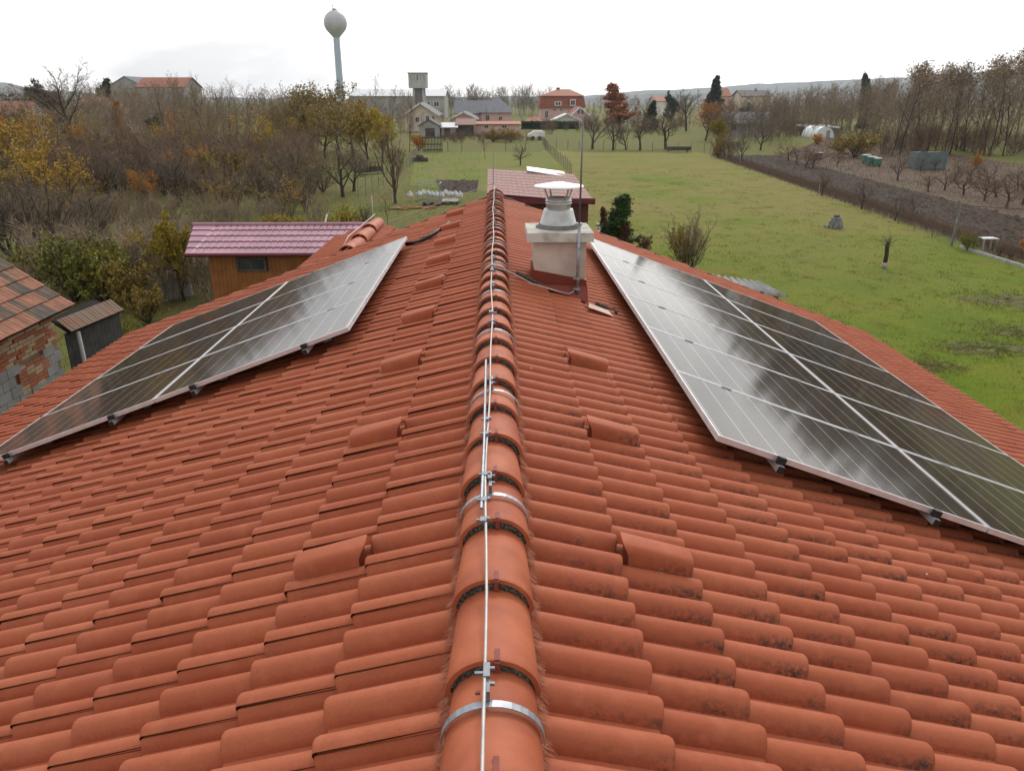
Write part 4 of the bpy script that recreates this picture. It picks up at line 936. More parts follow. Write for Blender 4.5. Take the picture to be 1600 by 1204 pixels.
MB().slab((x0 + .02, Yd + .02, z_e - .02), (x1, Yd + .02, z_e - .02), (x1, Yd + dpt, zr - .02), (xtop0, Yd + dpt, zr - .02), .05).slab((xtop0, Yd + dpt, zr), (x1, Yd + dpt, zr), (x1, Yd + 2 * dpt, z_e), (x0, Yd + 2 * dpt, z_e), .05).build('roof_back', 'metile', ps)
MB().tube([(x0, Yd - .02, z_e - .01), (x1, Yd - .02, z_e - .01)], .06, 8).build('eave_trim', 'purlin', ps)
MB().tube([(xtop0, Yd + dpt, zr + .02), (x1, Yd + dpt, zr + .02)], .07, 8).build('ridge_cap', 'metile', ps)
wx0 = at(328, 420, Yd + .35).x; m = MB().box2((wx0 + .03, Yd + .38, 0), (x1 - .3, Yd + 2 * dpt - .4, z_e)).build('wall', 'plankr', ps)
x = wx0
while x < x1 - .4:
    w = .118; wa, wb = at(369, 412, Yd + .3).x, at(416, 412, Yd + .3).x; zlo, zhi = at(390, 424, Yd + .3).z, at(390, 402, Yd + .3).z
    if wa - .12 < x < wb: MB().box2((x, Yd + .35, 0), (x + w - .006, Yd + .375, zlo)).build('plank', 'plank', m)
    else: MB().box2((x, Yd + .35 + rng.uniform(0, .005), 0), (x + w - .006, Yd + .376, z_e - .02)).build('plank', 'plank', m)
    x += w
win(ps, ((wa + wb) / 2, Yd + .35, (zlo + zhi) / 2), wb - wa, zhi - zlo, 'w_dark')
p0 = at(510, 350, Yd + 2.8); MB().tube([at(507, 352, Yd + 2.8), at(511, 335, Yd + 2.8)], .03, 6).build('vent_pipe', 'trim', ps)
# reddish shed behind the ridge end
zE = 2.55; A = onz(930, 316, zE); Yd = A.y; x1 = A.x; x0 = at(772, 303, Yd).x - .3; zr = at(775, 264, Yd + 3.4).z; xb1 = at(896, 274, Yd + 3.4).x
rs = empty('red_shed', ((x0 + x1) / 2, Yd + 2, 0), 'dark red-brown shed with pink shingle roof just beyond the end of the ridge', 'shed')
MB().box2((x0 + .3, Yd + .3, 0), (x1 - .25, Yd + 3.6, zE)).build('wall', 'plankr', rs)
zEl = at(773, 302, Yd).z; ds = MB().slab((x0, Yd, zEl - .03), (x1, Yd, zE - .03), (xb1, Yd + 3.4, at(896, 272, Yd + 3.4).z - .03), (x0, Yd + 3.4, zr - .03), .08).build('roof_deck', 'purlin', rs)
rg = random.Random(8); nr, ncol = 9, 20; a, b_, c, d = Vector((x0, Yd, zEl)), Vector((x1, Yd, zE)), Vector((xb1, Yd + 3.4, at(896, 272, Yd + 3.4).z)), Vector((x0, Yd + 3.4, zr)); up = (b_ - a).cross(d - a).normalized()
for r in range(nr):
    for q in range(ncol):
        f = lambda i, j: (a.lerp(b_, i)).lerp(d.lerp(c, i), j); i0, i1 = q / ncol + .0008, (q + 1) / ncol - .0008; j0, j1 = r / nr, (r + 1.1) / nr
        MB().slab(f(i0, j0) + up * .012, f(i1, j0) + up * .012, f(i1, min(j1, 1)) + up * .002, f(i0, min(j1, 1)) + up * .002, .010).build('shingle', 'shingle', ds)
MB().box2((x0, Yd - .03, zEl - .22), (x1, Yd - .002, zE - .06)).build('fascia', 'purlin', rs)
bx0, bx1 = at(825, 264, Yd + 3.3), at(888, 272, Yd + 3.3)
tag(MB().slab(at(824, 266, Yd + 3.2), at(888, 276, Yd + 3.0), at(880, 268, Yd + 4.2), at(823, 260, Yd + 4.2), .04).build('roofing_sheet', 'steelw'), 'bright white metal sheet lying on top of the pink shingle roof', 'sheet')
m = MB()
for q in range(26):
    c = G(938, 372); m.box((c.x + rng.gauss(0, .12), c.y + rng.uniform(-1.2, 1.0), .08 + .5 * rng.random() ** 2), (.22, .3, .16), Matrix.Rotation(q, 3, 'Z'))
tag(m.build('stacked_rubble', 'slab'), 'pale stacked rubble against the right end of the red-brown shed', 'rubble')
# corrugated sheet roof beyond the right verge
zE = 1.9; A, B, C, D_ = onz(1118, 452, zE), onz(1236, 463, zE), onz(1188, 440, zE + .25), onz(1104, 428, zE + .25)
cs = empty('corrugated_shelter', ((A.x + B.x) / 2, A.y + .6, 0), 'low shelter with grey corrugated asbestos sheets beyond the right roof edge', 'shelter')
n = 34; m = MB()
for i in range(n + 1):
    e = .035 * math.cos(i / 4 * 2 * math.pi)
    for pp in (A.lerp(B, i / n), D_.lerp(C, i / n)): m.v += [tuple(pp + Vector((0, 0, e))), tuple(pp + Vector((0, 0, e - .012)))]
for i in range(n): k = i * 4; m.f += [(k, k + 4, k + 6, k + 2), (k + 1, k + 3, k + 7, k + 5), (k, k + 1, k + 5, k + 4), (k + 2, k + 6, k + 7, k + 3)]
m.m = [0] * len(m.f); M['asb'] = mat('asbestos', (.36, .35, .34), (.24, .235, .23), 3, .9, .3, 30, detail=7)
m.build('roof_sheet', 'asb', cs, True)
for k, pp in enumerate((A.lerp(D_, .5) + Vector((.2, 0, 0)), B.lerp(C, .5) - Vector((.35, 0, 0)))): MB().tube([(pp.x, pp.y, 0), (pp.x, pp.y, zE + .05)], .05, 6).build('post', 'bark', cs)
MB().tube([A + Vector((.1, .1, -.06)), B + Vector((-.3, .1, -.06))], .04, 5).build('beam', 'bark', cs)
# old brick house at the left edge
M['brick'] = mat('old_brick', (.36, .27, .17), (.30, .20, .13), 3, .95, .5, 40, obj=False); M['brickr'] = mat('red_brick', (.30, .105, .055), (.24, .09, .05), 3, .95, .5, 40); M['block'] = mat('concrete_block', (.23, .23, .225), (.17, .17, .165), 3, .95, .5, 30); M['morto'] = mat('old_mortar', (.24, .19, .14), (.17, .13, .10), 4, .95)
M['otile'] = mat('old_tile', (.30, .125, .075), (.17, .085, .055), 4.5, .85, .3, 30, detail=7); M['otiled'] = mat('old_tile_dark', (.07, .06, .05), (.12, .08, .06), 4, .9, .3, 30)
zE = 2.7; Cn = onz(112, 475, zE); q0 = at(0, 405, Cn.y); slope = (q0.z - zE) / (Cn.x - q0.x); ya = 7.0
bh = empty('brick_house', (Cn.x - 2.5, Cn.y - 3, 0), 'old brick outbuilding with weathered red tile roof at the left edge', 'building')
wx = Cn.x - .28; wallo = MB().prism([(wx - 5.5, 0), (wx - .06, 0), (wx - .06, zE + .1), (wx - 2.6, zE + 2.6 * slope - .05), (wx - 5.5, zE - .2)], 'y', ya, Cn.y - .25).build('wall', 'morto', bh)
bb = [MB().box((0, 0, 0), (.11, .245, .066)).mesh('brick', mm) for mm in ('brick', 'brickr')]; bk = MB().box((0, 0, 0), (.12, .385, .188)).mesh('block', 'block')
wo_ = wallo.location + bh.location; rg = random.Random(14); y_end = Cn.y - .27
_d = ray(45, 566); zblk = (CAM + _d * ((wx - CAM.x) / _d.x)).z
z = zblk - .2 * int(zblk / .2) + .0; row = 0
while z < zblk:
    y = y_end - (row % 2) * .2
    while y > ya + 2:
        if not (z > zblk - .45 and y > y_end - 1.4 and y < y_end - .45): child('block', bk, wallo, Matrix.Translation(Vector((wx - .055 + rg.gauss(0, .004), y - .2, z)) - wo_) @ Matrix.Rotation(rg.gauss(0, .01), 4, 'X'))
        y -= .40
    z += .2; row += 1
z = z - .07; row = 0
while z < zE + .03:
    y = y_end - (row % 2) * .128
    while y > ya + 2.2:
        redp = .8 if z < zblk + .35 and abs(math.sin(y * 1.3)) > .45 else (.6 if abs(math.sin(row * .9 + y * 2)) > .95 else .12)
        child('brick', bb[1 if rg.random() < redp else 0], wallo, Matrix.Translation(Vector((wx - .05 + rg.gauss(0, .006), y - .125, z)) - wo_) @ Matrix.Rotation(rg.gauss(0, .02), 4, 'X'))
        y -= .257
    z += .078; row += 1
z = zblk - .5
while z < zblk - .02:
    for y in np.arange(y_end - 1.35, y_end - .5, .257): child('brick', bb[1 if rg.random() < .7 else 0], wallo, Matrix.Translation(Vector((wx - .05, y, z)) - wo_))
    z += .078
th2 = math.atan(slope); ds = MB().slab((Cn.x, ya, zE - .03), (Cn.x, Cn.y, zE - .03), (Cn.x - 2.9, Cn.y, zE - .03 + 2.9 * slope), (Cn.x - 2.9, ya, zE - .03 + 2.9 * slope), .06).slab((Cn.x - 2.9, ya, zE + 2.9 * slope), (Cn.x - 2.9, Cn.y, zE + 2.9 * slope), (Cn.x - 5.8, Cn.y, zE), (Cn.x - 5.8, ya, zE), .06).build('roof', 'dark', bh)
def otile(mm, W=.22, L=.40):
    m = MB(); n = 8
    for x, dz in ((0, .032), (-.004, .022 - .012), (-L, .0)):
        for q in range(n + 1):
            u = q / n; h = .014 * abs(math.sin(u * 2 * math.pi)) ** .7 + (.008 if q in (0, n) else 0); m.v.append((x if x != -.004 else 0, W * (u - .5), h + (dz if x != -.004 else .032 - .022)))
    N_ = n + 1
    for q in range(n): m.f += [(q, q + 1, 2 * N_ + q + 1, 2 * N_ + q)[::-1], (q, q + 1, N_ + q + 1, N_ + q)]
    m.m = [0] * len(m.f); return m.mesh('tile', mm)
ot = [otile('otile'), otile('otiled')]
do = ds.location + bh.location; dwn = Vector((math.cos(th2), 0, -math.sin(th2))); nrm = Vector((math.sin(th2), 0, math.cos(th2)))
fm = Matrix((dwn, (0, 1, 0), nrm)).transposed().to_4x4()
Lr = 2.9 / math.cos(th2)
for k in range(int(Lr / .33) + 1):
    for j in range(int((Cn.y - ya) / .215)):
        p = Vector((Cn.x, Cn.y - .11 - .215 * j, zE)) - dwn * (.33 * k - .05) + nrm * (.005 + rg.uniform(0, .008)); mt = fm.copy() @ Matrix.Rotation(rg.gauss(0, .015), 4, 'Z'); mt.translation = p - do
        dk = abs(math.sin(j * .37 + k * 1.9)) > .88 or rg.random() < .06
        child('tile', ot[1 if dk else 0], ds, mt)
# lean-to beyond it
zE = 2.05; A, B = onz(110, 520, zE), onz(196, 484, zE); C = onz(146, 468, zE + .32); D_ = onz(78, 498, zE + .32)
lt = empty('lean_to', ((A.x + B.x) / 2, (A.y + B.y) / 2, 0), 'black plank lean-to with mossy brown tile roof beside the brick outbuilding', 'shed')
dd = (B - A); sd = MB().slab(A, B, C, D_, .05).build('roof', 'dark', lt); so_ = sd.location + lt.location
nrm = (B - A).cross(D_ - A).normalized()
if nrm.z < 0: nrm = -nrm
M['mtile'] = mat('mossy_tile', (.15, .13, .10), (.20, .10, .07), 3, .9, .4, 30, detail=6)
om = otile('mtile', .2, .38); e1 = (B - A).normalized(); e2 = e1.cross(nrm); e2 = e2 if e2.z < 0 else -e2
e1 = nrm.cross(e2)
fm = Matrix((e2, e1, nrm)).transposed().to_4x4(); Wd = (B - A).length; Ld = (D_ - A).length
for k in range(int(Ld / .3)):
    for j in range(int(Wd / .2)):
        mt = fm.copy() @ Matrix.Rotation(rg.gauss(0, .03), 4, 'Z'); mt.translation = A.lerp(B, (j + .5) * .2 / Wd) - e2 * (.3 * k) + nrm * .006 - so_; child('tile', om, sd, mt)
x = 0; M['plankk'] = mat('plank_black', (.035, .035, .036), (.06, .058, .055), 4, .85, .4, 20)
ax = Vector((dd.x, dd.y, 0)).normalized(); pn = Vector((ax.y, -ax.x, 0))
while x < Wd - .1:
    c = A + ax * (x + .07) - pn * .15; ht = zE - .03
    MB().box((c.x, c.y, ht / 2), (.135, .02, ht), Matrix.Rotation(math.atan2(ax.y, ax.x), 3, 'Z')).build('plank', 'plankk', lt); x += .142
pp = A - pn * .02 + ax * .25; MB().tube([(pp.x, pp.y, zE - .05), (pp.x + .03, pp.y - .02, .9), (pp.x + .15, pp.y - .15, .3)], .045, 8).build('downpipe', 'w_grey', lt, True)
# broken garden wall behind the shrubs
m = MB(); p0, p1 = G(232, 475), G(300, 462); 
for k in range(5):
    a, b_ = p0.lerp(p1, k / 5), p0.lerp(p1, (k + .97) / 5); hh = (1.1, 1.2, 1.0, .75, .9)[k]; m.slab((a.x, a.y, hh), (b_.x, b_.y, hh), (b_.x, b_.y + .15, hh), (a.x, a.y + .15, hh), hh)
tag(m.build('panel_wall', 'conc'), 'low grey concrete panel wall half hidden by shrubs left of the purple-roofed shed', 'wall')
# brush pile
m = MB(); c = G(250, 440)
for q in range(1400):
    p = c + Vector((rg.gauss(0, 1.5), rg.gauss(0, .8), 0)); p.z = abs(rg.gauss(0, .55)) * max(.1, 1.4 - abs(p.x - c.x) * .4); d = Vector((rg.gauss(0, 1), rg.gauss(0, .7), rg.gauss(0, .35))).normalized() * rg.uniform(.2, .8); n = d.cross(Vector((rg.gauss(0, 1), rg.gauss(0, 1), 1))).normalized() * .012; m.add((p - d - n, p - d + n, p + d), ((0, 1, 2),))
tag(m.build('brushwood_pile', 'twigr'), 'tangled pile of cut brushwood behind the low concrete wall', 'brushwood', kind='stuff')

# ================================================================== FENCES
M['stone0'] = mat('post_dark', (.20, .195, .19), (.14, .135, .13), 6, .9)
M['sack'] = mat('white_sack', (.62, .62, .62), (.42, .42, .43), 3, .6)
M['post'] = mat('post_wood', (.16, .13, .105), (.10, .085, .07), 6, .9); M['postc'] = mat('post_concrete', (.40, .39, .37), (.30, .29, .28), 6, .9)
m, t, b = newmat('fence_wire'); M['fwire'] = m; b.inputs['Base Color'].default_value = (.18, .17, .165, 1); b.inputs['Roughness'].default_value = .6
def fence(name, label, pts, step, h, wires=4, r=.022, mat_='post', wr=.003, tilt=.04):
    o = empty(name, pts[0], label, 'fence'); rg = random.Random(len(label)); tops = []
    for a, b_ in zip(pts[:-1], pts[1:]):
        L = (b_ - a).length; n = max(1, int(L / step))
        for k in range(n + (1 if b_ is pts[-1] else 0)):
            p = a.lerp(b_, k / n); hh = h * rg.uniform(.88, 1.1); tp = Vector((p.x + rg.gauss(0, tilt), p.y + rg.gauss(0, tilt), hh)); MB().tube([(p.x, p.y, -.05), tp], [r, r * .9], 5).build('post', mat_ if not isinstance(mat_, tuple) else rg.choice(mat_), o); tops.append((p, h))
    m = MB()
    for (p, hh), (q, _) in zip(tops[:-1], tops[1:]):
        for w in range(wires): z = .08 + (h - .14) * w / max(1, wires - 1); m.tube([(p.x, p.y, z), (q.x, q.y, z)], wr, 3, cap=False)
        L = (q - p).length; n = min(10, int(L / .3))
        for k in range(n): a = p.lerp(q, k / n); b2 = p.lerp(q, (k + 1) / n); m.tube([(a.x, a.y, .08), (b2.x, b2.y, h - .06)], wr * .7, 3, cap=False).tube([(a.x, a.y, h - .06), (b2.x, b2.y, .08)], wr * .7, 3, cap=False)
    m.build('wire_mesh', 'fwire', o); return o
fence('wire_fence', 'long wire fence on thin posts between the lawn and the ploughed plot', [G(1640, 424), G(1487, 384), G(1380, 340), G(1250, 290), G(1110, 241)], 2.3, 1.25, 5, .024, ('post', 'post', 'postc'))
fence('post_row_fence', 'row of thin fence posts running away across the field behind the chimney', [G(893, 275), G(858, 240), G(848, 226)], 2.2, 1.25, 3, .028)
fence('garden_fence', 'old wire garden fence closing the far end of the left meadow', [G(700, 237), G(722, 237), G(790, 236), G(852, 236)], 2.4, 1.5, 5, .045)
fence('far_garden_fence', 'grey stake fence along the far end of the lawn', [G(852, 232), G(905, 233), G(1000, 236), G(1100, 238)], 1.6, 1.3, 3, .04)
fence('side_fence', 'thin green wire fence beside the orchard trees on the left', [G(560, 312), G(592, 295), G(640, 262), G(655, 244)], 2.0, 1.4, 4, .02)
# dark lattice gate
A, B = G(661, 238), G(691, 238); gt = empty('lattice_gate', A, 'dark wooden lattice gate panel at the end of the left meadow', 'gate')
hh = at(675, 213, A.y).z; n = 14
for k in range(n): x = A.x + (B.x - A.x) * k / (n - 1); MB().box2((x - .05, A.y - .04, 0), (x + .05, A.y, hh * (1 if k % 2 else .96))).build('slat', 'w_dark', gt)
for z in (.3, hh * .5, hh - .2): MB().box2((A.x - .05, A.y + .002, z - .06), (B.x + .05, A.y + .05, z + .06)).build('rail', 'w_dark', gt)
# concrete corner post of the plot
p = G(1487, 384); hp = at(1493, 318, p.y).z
cp = MB().prism([(-.05, -.05), (.05, -.05), (.045, .05), (-.045, .05)], 'z', 0, hp); cp.v = [(x * (1 - z * .12) + z * .03, y, z) for x, y, z in cp.v]; cp = cp.build('corner_post', 'stone0'); cp.location = p; tag(cp, 'leaning grey concrete post at the near corner of the ploughed plot', 'post')
tag(MB().tube([p + Vector((.12, 0, hp - .1)), at(1590, 326, p.y + 1.5), at(1600, 327, p.y + 1.5)], .02, 5).build('rail', 'post'), 'thin horizontal rail running right from the leaning concrete post', 'rail')
e0, e1 = G(1500, 388), G(1640, 432); m = MB()
for k in range(7): a, b_ = e0.lerp(e1, k / 7), e0.lerp(e1, (k + .96) / 7); d = (b_ - a).normalized(); w = Vector((-d.y, d.x, 0)) * .05; m.slab(Vector((a - w).to_tuple()) + Vector((0, 0, .14)), (b_ - w) + Vector((0, 0, .14)), (b_ + w) + Vector((0, 0, .14)), (a + w) + Vector((0, 0, .14)), .18)
tag(m.build('edging_kerb', 'postc'), 'low concrete edging along the right end of the lawn', 'kerb')

# ================================================================== SMALL THINGS
def hive(px, py, label, w=.55, h=.75, mat_='hiveg'):
    p = G(px, py); o = empty('beehive', p, label, 'beehive', 'green beehives by the plot')
    for sx in (-1, 1): MB().box2((p.x + sx * w * .35 - .05, p.y - .2, 0), (p.x + sx * w * .35 + .05, p.y + .2, .14)).build('stand', 'post', o)
    MB().box2((p.x - w / 2, p.y - .25, .14), (p.x + w / 2, p.y + .25, h * .6)).build('brood_box', mat_, o); MB().box2((p.x - w / 2 + .01, p.y - .245, h * .6 + .01), (p.x + w / 2 - .01, p.y + .245, h)).build('super_box', mat_, o)
    MB().box2((p.x - w / 2 - .03, p.y - .28, h + .003), (p.x + w / 2 + .03, p.y + .28, h + .06)).build('lid', 'trim', o)
M['hiveg'] = mat('hive_green', (.07, .17, .13), (.05, .13, .10), 2, .6); M['hived'] = mat('hive_brown', (.12, .08, .06), None, 2, .7); M['tarp'] = mat('tarp_teal', (.12, .165, .165), (.085, .125, .125), 1.4, .5, .4, 2)
hive(1352, 256, 'green box beehive, leftmost of the group by the plot', .75, .9); hive(1361, 259, 'green box beehive with white lid in the middle of the group', .8, .9); hive(1370, 260, 'green box beehive at the right end of the group', .65, .8)
hive(1278, 250, 'small brown box beehive with white lid standing alone beyond the plot', .75, .8, 'hived')
p = G(1453, 265); hh = at(1453, 238, p.y).z; wd = (at(1476, 260, p.y).x - at(1430, 260, p.y).x)
cv = empty('covered_stack', p, 'boxy stack under a teal tarpaulin beyond the ploughed plot', 'tarpaulin')
m = MB(); nn_ = 10
for j in range(nn_ + 1):
    for i in range(nn_ + 1):
        x, z = i / nn_ - .5, j / nn_; m.v.append((p.x + wd * x * (1 + .06 * (1 - z)), p.y - .06 * math.sin(i * 1.9) * (1 - z), z * hh + (.06 * math.sin(i * .9) if j == nn_ else 0)))
for j in range(nn_):
    for i in range(nn_): a = j * (nn_ + 1) + i; m.f.append((a, a + 1, a + nn_ + 2, a + nn_ + 1))
m.m = [0] * len(m.f); tp = len(m.v) - nn_ - 1
m.box2((p.x - wd / 2 + .02, p.y + .05, 0), (p.x + wd / 2 - .02, p.y + 1.5, hh - .08)); m.quad(m.v[tp], m.v[tp + nn_], (p.x + wd / 2, p.y + 1.6, hh - .05), (p.x - wd / 2, p.y + 1.6, hh - .05)); m.build('tarp', 'tarp', cv)
MB().tube([(p.x - wd / 2, p.y - .1, .08), (p.x + wd / 2, p.y - .1, .08)], .06, 6).build('weight_pole', 'post', cv)
# stone garden stove
p = G(1305, 356); M['stone'] = mat('stone_block', (.26, .26, .26), (.16, .16, .165), 5, .95, .5, 25); so = empty('stone_stove', p, 'small round stepped stone stove standing on the lawn near the fence', 'stove')
rg = random.Random(4)
for lv, (rr, nb) in enumerate(((.40, 8), (.36, 7), (.28, 6))):
    for q in range(nb):
        w0, w1 = 2 * math.pi * (q + .04 + .5 * (lv % 2)) / nb, 2 * math.pi * (q + .96 + .5 * (lv % 2)) / nb; z0 = .02 + lv * .19; pts = [(rr * math.cos(a), rr * math.sin(a)) for a in np.linspace(w0, w1, 4)] + [(rr * .45 * math.cos(a), rr * .45 * math.sin(a)) for a in (w1, w0)]
        MB().prism([(p.x + x, p.y + y) for x, y in pts], 'z', z0, z0 + .18).build('stone', 'stone', so)
MB().lathe([(.17, .575), (.18, .60), (.16, .70), (.10, .72), (0, .72)], p, 12).build('lid', 'w_dark', so, True)
MB().box2((p.x - .62, p.y - .1, .12), (p.x - .38, p.y + .1, .16)).box2((p.x - .60, p.y - .03, .0), (p.x - .56, p.y + .03, .12)).build('side_shelf', 'stone', so)
# white table by the right corner
p = G(1540, 392); tb = empty('garden_table', p, 'small white-topped garden table right of the leaning concrete post', 'table')
MB().box2((p.x - .36, p.y - .25, .58), (p.x + .36, p.y + .25, .62)).build('top', 'sack', tb)
for sx in (-1, 1):
    for sy in (-1, 1): MB().box2((p.x + sx * .31 - .03, p.y + sy * .2 - .03, 0), (p.x + sx * .31 + .03, p.y + sy * .2 + .03, .58)).build('leg', 'postc', tb)
# metal frame with sacks and pallets in the left meadow
p = G(682, 322); z_t = at(682, 287, p.y + .3).z; xa, xb = at(668, 300, p.y).x, at(687, 300, p.y).x
fr_ = empty('metal_frame', p, 'thin white metal pergola frame over the sacks in the left meadow', 'frame')
xl_ = at(648, 285, p.y).x; xr_ = at(687, 288, p.y).x
for x, y in ((xa, p.y), (xb, p.y), (xl_, p.y + 1.6), (xr_, p.y + 1.6)): MB().tube([(x, y, 0), (x, y, z_t)], .022, 6).build('post', 'galv', fr_)
for a, b_ in (((xl_, p.y + 1.6, z_t), (xr_, p.y + 1.6, z_t)), ((xa, p.y, z_t), (xb, p.y, z_t)), ((xl_, p.y + 1.6, z_t), (xa, p.y, z_t)), ((xr_, p.y + 1.6, z_t), (xb, p.y, z_t))): MB().tube([a, b_], .022, 6).build('beam', 'galv', fr_)
rg = random.Random(6)
for k, px in enumerate((641, 655, 662, 669, 676, 683, 690, 697, 704, 712, 719)):
    p = G(px, 313 + rg.uniform(-2, 2)); m = MB().lathe([(0, 0), (.26, .02), (.30, .15), (.27, .36), (.12, .46), (.14, .52), (0, .5)], (0, 0, 0), 10)
    m.v = [(x * (1 + rg.gauss(0, .07)) * .72 + p.x, y * (1 + rg.gauss(0, .07)) * .72 + p.y, z * rg.uniform(.6, .85) + .26) for x, y, z in m.v]
    tag(m.build('sack', 'sack', None, True), 'white sack in the row on the low pallets' if px > 650 else 'white filled sack standing apart left of the row under the metal frame', 'sack', 'white sacks in the meadow')
for k, (px0, px1, py, lab) in enumerate(((660, 688, 322, 'low dark wooden pallet under the left part of the sack row'), (690, 716, 320, 'low grey pallet under the right part of the sack row'))):
    a, b_ = G(px0, py), G(px1, py); o = empty('pallet', a.lerp(b_, .5), lab, 'pallet', 'pallets in the meadow')
    for q in range(5): y = a.y + q * .28; MB().box2((a.x, y, .22), (b_.x, y + .2, .25)).build('board', 'w_dark' if k == 0 else 'w_grey', o)
    for q in range(3): x = a.x + (b_.x - a.x) * (.05 + .45 * q); MB().box2((x - .05, a.y, 0), (x + .05, a.y + 1.3, .22)).build('bearer', 'w_dark', o)
m = MB(); c = G(640, 326)
for q in range(26): m.box((c.x + rg.uniform(-1.1, 1.6), c.y + rg.uniform(-.5, .5), .03 + .05 * rg.random()), (rg.uniform(.3, .9), .12, .05), Matrix.Rotation(rg.gauss(0, .6), 3, 'Z'))
tag(m.build('timber_pile', 'plank'), 'low heap of orange scrap boards in front of the V-shaped bare tree', 'timber')
p = G(656, 253); tag(MB().box2((p.x - .9, p.y, 0), (p.x + .9, p.y + .9, .45)).lathe([(0, .45), (.5, .5), (.35, .75), (0, .8)], (p.x, p.y + .4, 0), 8).build('covered_heap', 'w_dark'), 'dark covered heap at the left edge of the bright meadow', 'heap')
p0, p1 = G(555, 275), G(598, 271); tag(rough_patch('log_pile', [(p0.x, p0.y), (p1.x, p1.y), (p1.x, p1.y + 1.2), (p0.x, p0.y + 1.2)], 24, 8, .35, 'bark', .2), 'long dark pile of logs behind the orchard trees', 'log pile', kind='stuff')
p = G(1060, 238); bt = empty('water_trough', p, 'dark trough under the far orchard trees at the end of the lawn', 'trough')
MB().box2((p.x - 1.6, p.y - .4, .25), (p.x + 1.6, p.y + .4, .75)).build('basin', 'w_dark', bt)
for sx in (-1, 1): MB().box2((p.x + sx * 1.2 - .1, p.y - .35, 0), (p.x + sx * 1.2 + .1, p.y + .35, .25)).build('foot', 'w_grey', bt)
# caravan-like white box and white tank near the hedge
p = G(836, 219); wv = empty('white_trailer', p, 'small white rounded trailer in front of the dark hedge', 'trailer')
D = p.y; xa, xb = at(825, 210, D).x, at(851, 210, D).x; zt = at(838, 205, D).z; MB().prism([(xa, .5), (xb, .5), (xb, zt * .92), (xb - .4, zt), (xa + 1.0, zt), (xa, zt * .6)], 'y', D, D + 2).build('body', 'trim', wv)
wl_ = MB().lathe([(0, -.1), (.33, -.1), (.33, .1), (0, .1)], (0, 0, 0), 12).mesh('wheel', 'black')
for sx in (.3, .7): child('wheel', wl_, wv).matrix_basis = Matrix.Translation(Vector((xa + (xb - xa) * sx, D - .05, .33)) - wv.location) @ Matrix.Rotation(math.pi / 2, 4, 'X')
# greenhouse
p = G(1290, 216); D = p.y; gh = empty('greenhouse', p, 'small white arched plastic greenhouse beyond the garden', 'greenhouse'); c = at(1289, 213, D); r = 14 / 1185 * D
m, t, b = newmat('plastic_film'); M['film'] = m; b.inputs['Base Color'].default_value = (.72, .75, .77, 1); b.inputs['Roughness'].default_value = .35
arc = [(c.x + r * math.cos(a), 1.15 * r * math.sin(a)) for a in np.linspace(0, math.pi, 17)]
MB().prism(arc, 'y', D, D + 7).build('film_cover', 'film', gh)
for k in range(4): MB().tube([(x, D - .03 + k * 2.3, z + .02) for x, z in arc], .04, 5, cap=False).build('hoop', 'galv', gh)
MB().box2((c.x + r * .1, D - .05, 0), (c.x + r * .5, D - .003, r * .8)).build('door', 'w_grey', gh)
building('blue_roof_shed', 'low shed with pale blue flat roof behind the greenhouse', D + 9, 1263, 1308, 199, 195.5, 5, 'flat', 'w_grey', 'r_lit', (), .4, 'shed')
# frame goal / clothes posts by the pale post fence far right
for k, px in enumerate((1488, 1494, 1500, 1506, 1513, 1520, 1527, 1534, 1541)):
    p = G(px, 231); tag(MB().box2((p.x - .07, p.y, 0), (p.x + .07, p.y + .06, 1.35)).build('pale_post', 'postc'), 'pale post in the short row before the right tree belt', 'post', 'pale posts behind the belt trees')

# ================================================================== TREES IN PLACE
# left side, far to near
T_('round', 118, 232, 84, 'large bare dark tree rising above the left horizon', seed=1, wx=1.05)
T_('yew', 80, 195, 122, 'broad dark evergreen tree behind the large bare tree', 'tree', 'evergreen_tree', wx=1.1, Y=170)
T_('yew', 55, 195, 134, 'lower dark evergreen left of the broad evergreen', 'tree', 'evergreen_tree', wx=1.0, Y=180)
T_('spruce', 158, 185, 119, 'dark narrow conifer just right of the large bare tree', 'tree', 'spruce_tree', Y=190)
T_('larcho', 196, 222, 156, 'slim orange larch in front of the tiled cottage', 'tree', 'larch_tree')
T_('larcho', 331, 205, 166, 'small slim orange larch among grey bare trees', 'tree', 'larch_tree')
T_('larcho', 312, 262, 222, 'orange pointed young larch above the olive thicket', 'tree', 'larch_tree')
T_('yew', 245, 220, 176, 'dull green pine-like bush right of the orange larch', 'tree', 'evergreen_tree', wx=.9)
for k, (px, ty) in enumerate(((262, 118), (276, 108), (296, 112), (318, 110), (340, 128), (360, 122), (376, 116), (392, 124), (410, 128), (428, 134), (446, 138))):
    T_('tall' if k % 2 else 'tallp', px, 226 + (k % 3) * 4, ty, 'slender bare tree in the grey stand behind the left thicket', group='slender bare trees left of the water tower')
for k, (px, by, ty) in enumerate(((352, 250, 150), (372, 252, 146), (334, 250, 160))):
    T_('tallp', px, by, ty, ('white-barked', 'pale', 'short pale')[k] + ' birch-like bare tree standing in the brown thicket', name='birch_tree')
T_('tallr', 448, 250, 150, 'reddish-barked leaning bare tree left of the olive trees')
T_('olive', 488, 236, 124, 'big olive-yellow tree left of the water tower shaft', 'tree', 'autumn_tree', seed=0, wx=1.15)
T_('olive', 530, 238, 120, 'olive-yellow tree in front of the water tower shaft', 'tree', 'autumn_tree', seed=1)
T_('dolive', 478, 240, 170, 'lower dense olive crown beside the big olive tree', 'tree', 'autumn_tree', wx=.9)
T_('dolive', 575, 250, 152, 'dense yellow-olive tree right of the water tower shaft', 'tree', 'autumn_tree', seed=2, wx=.8)
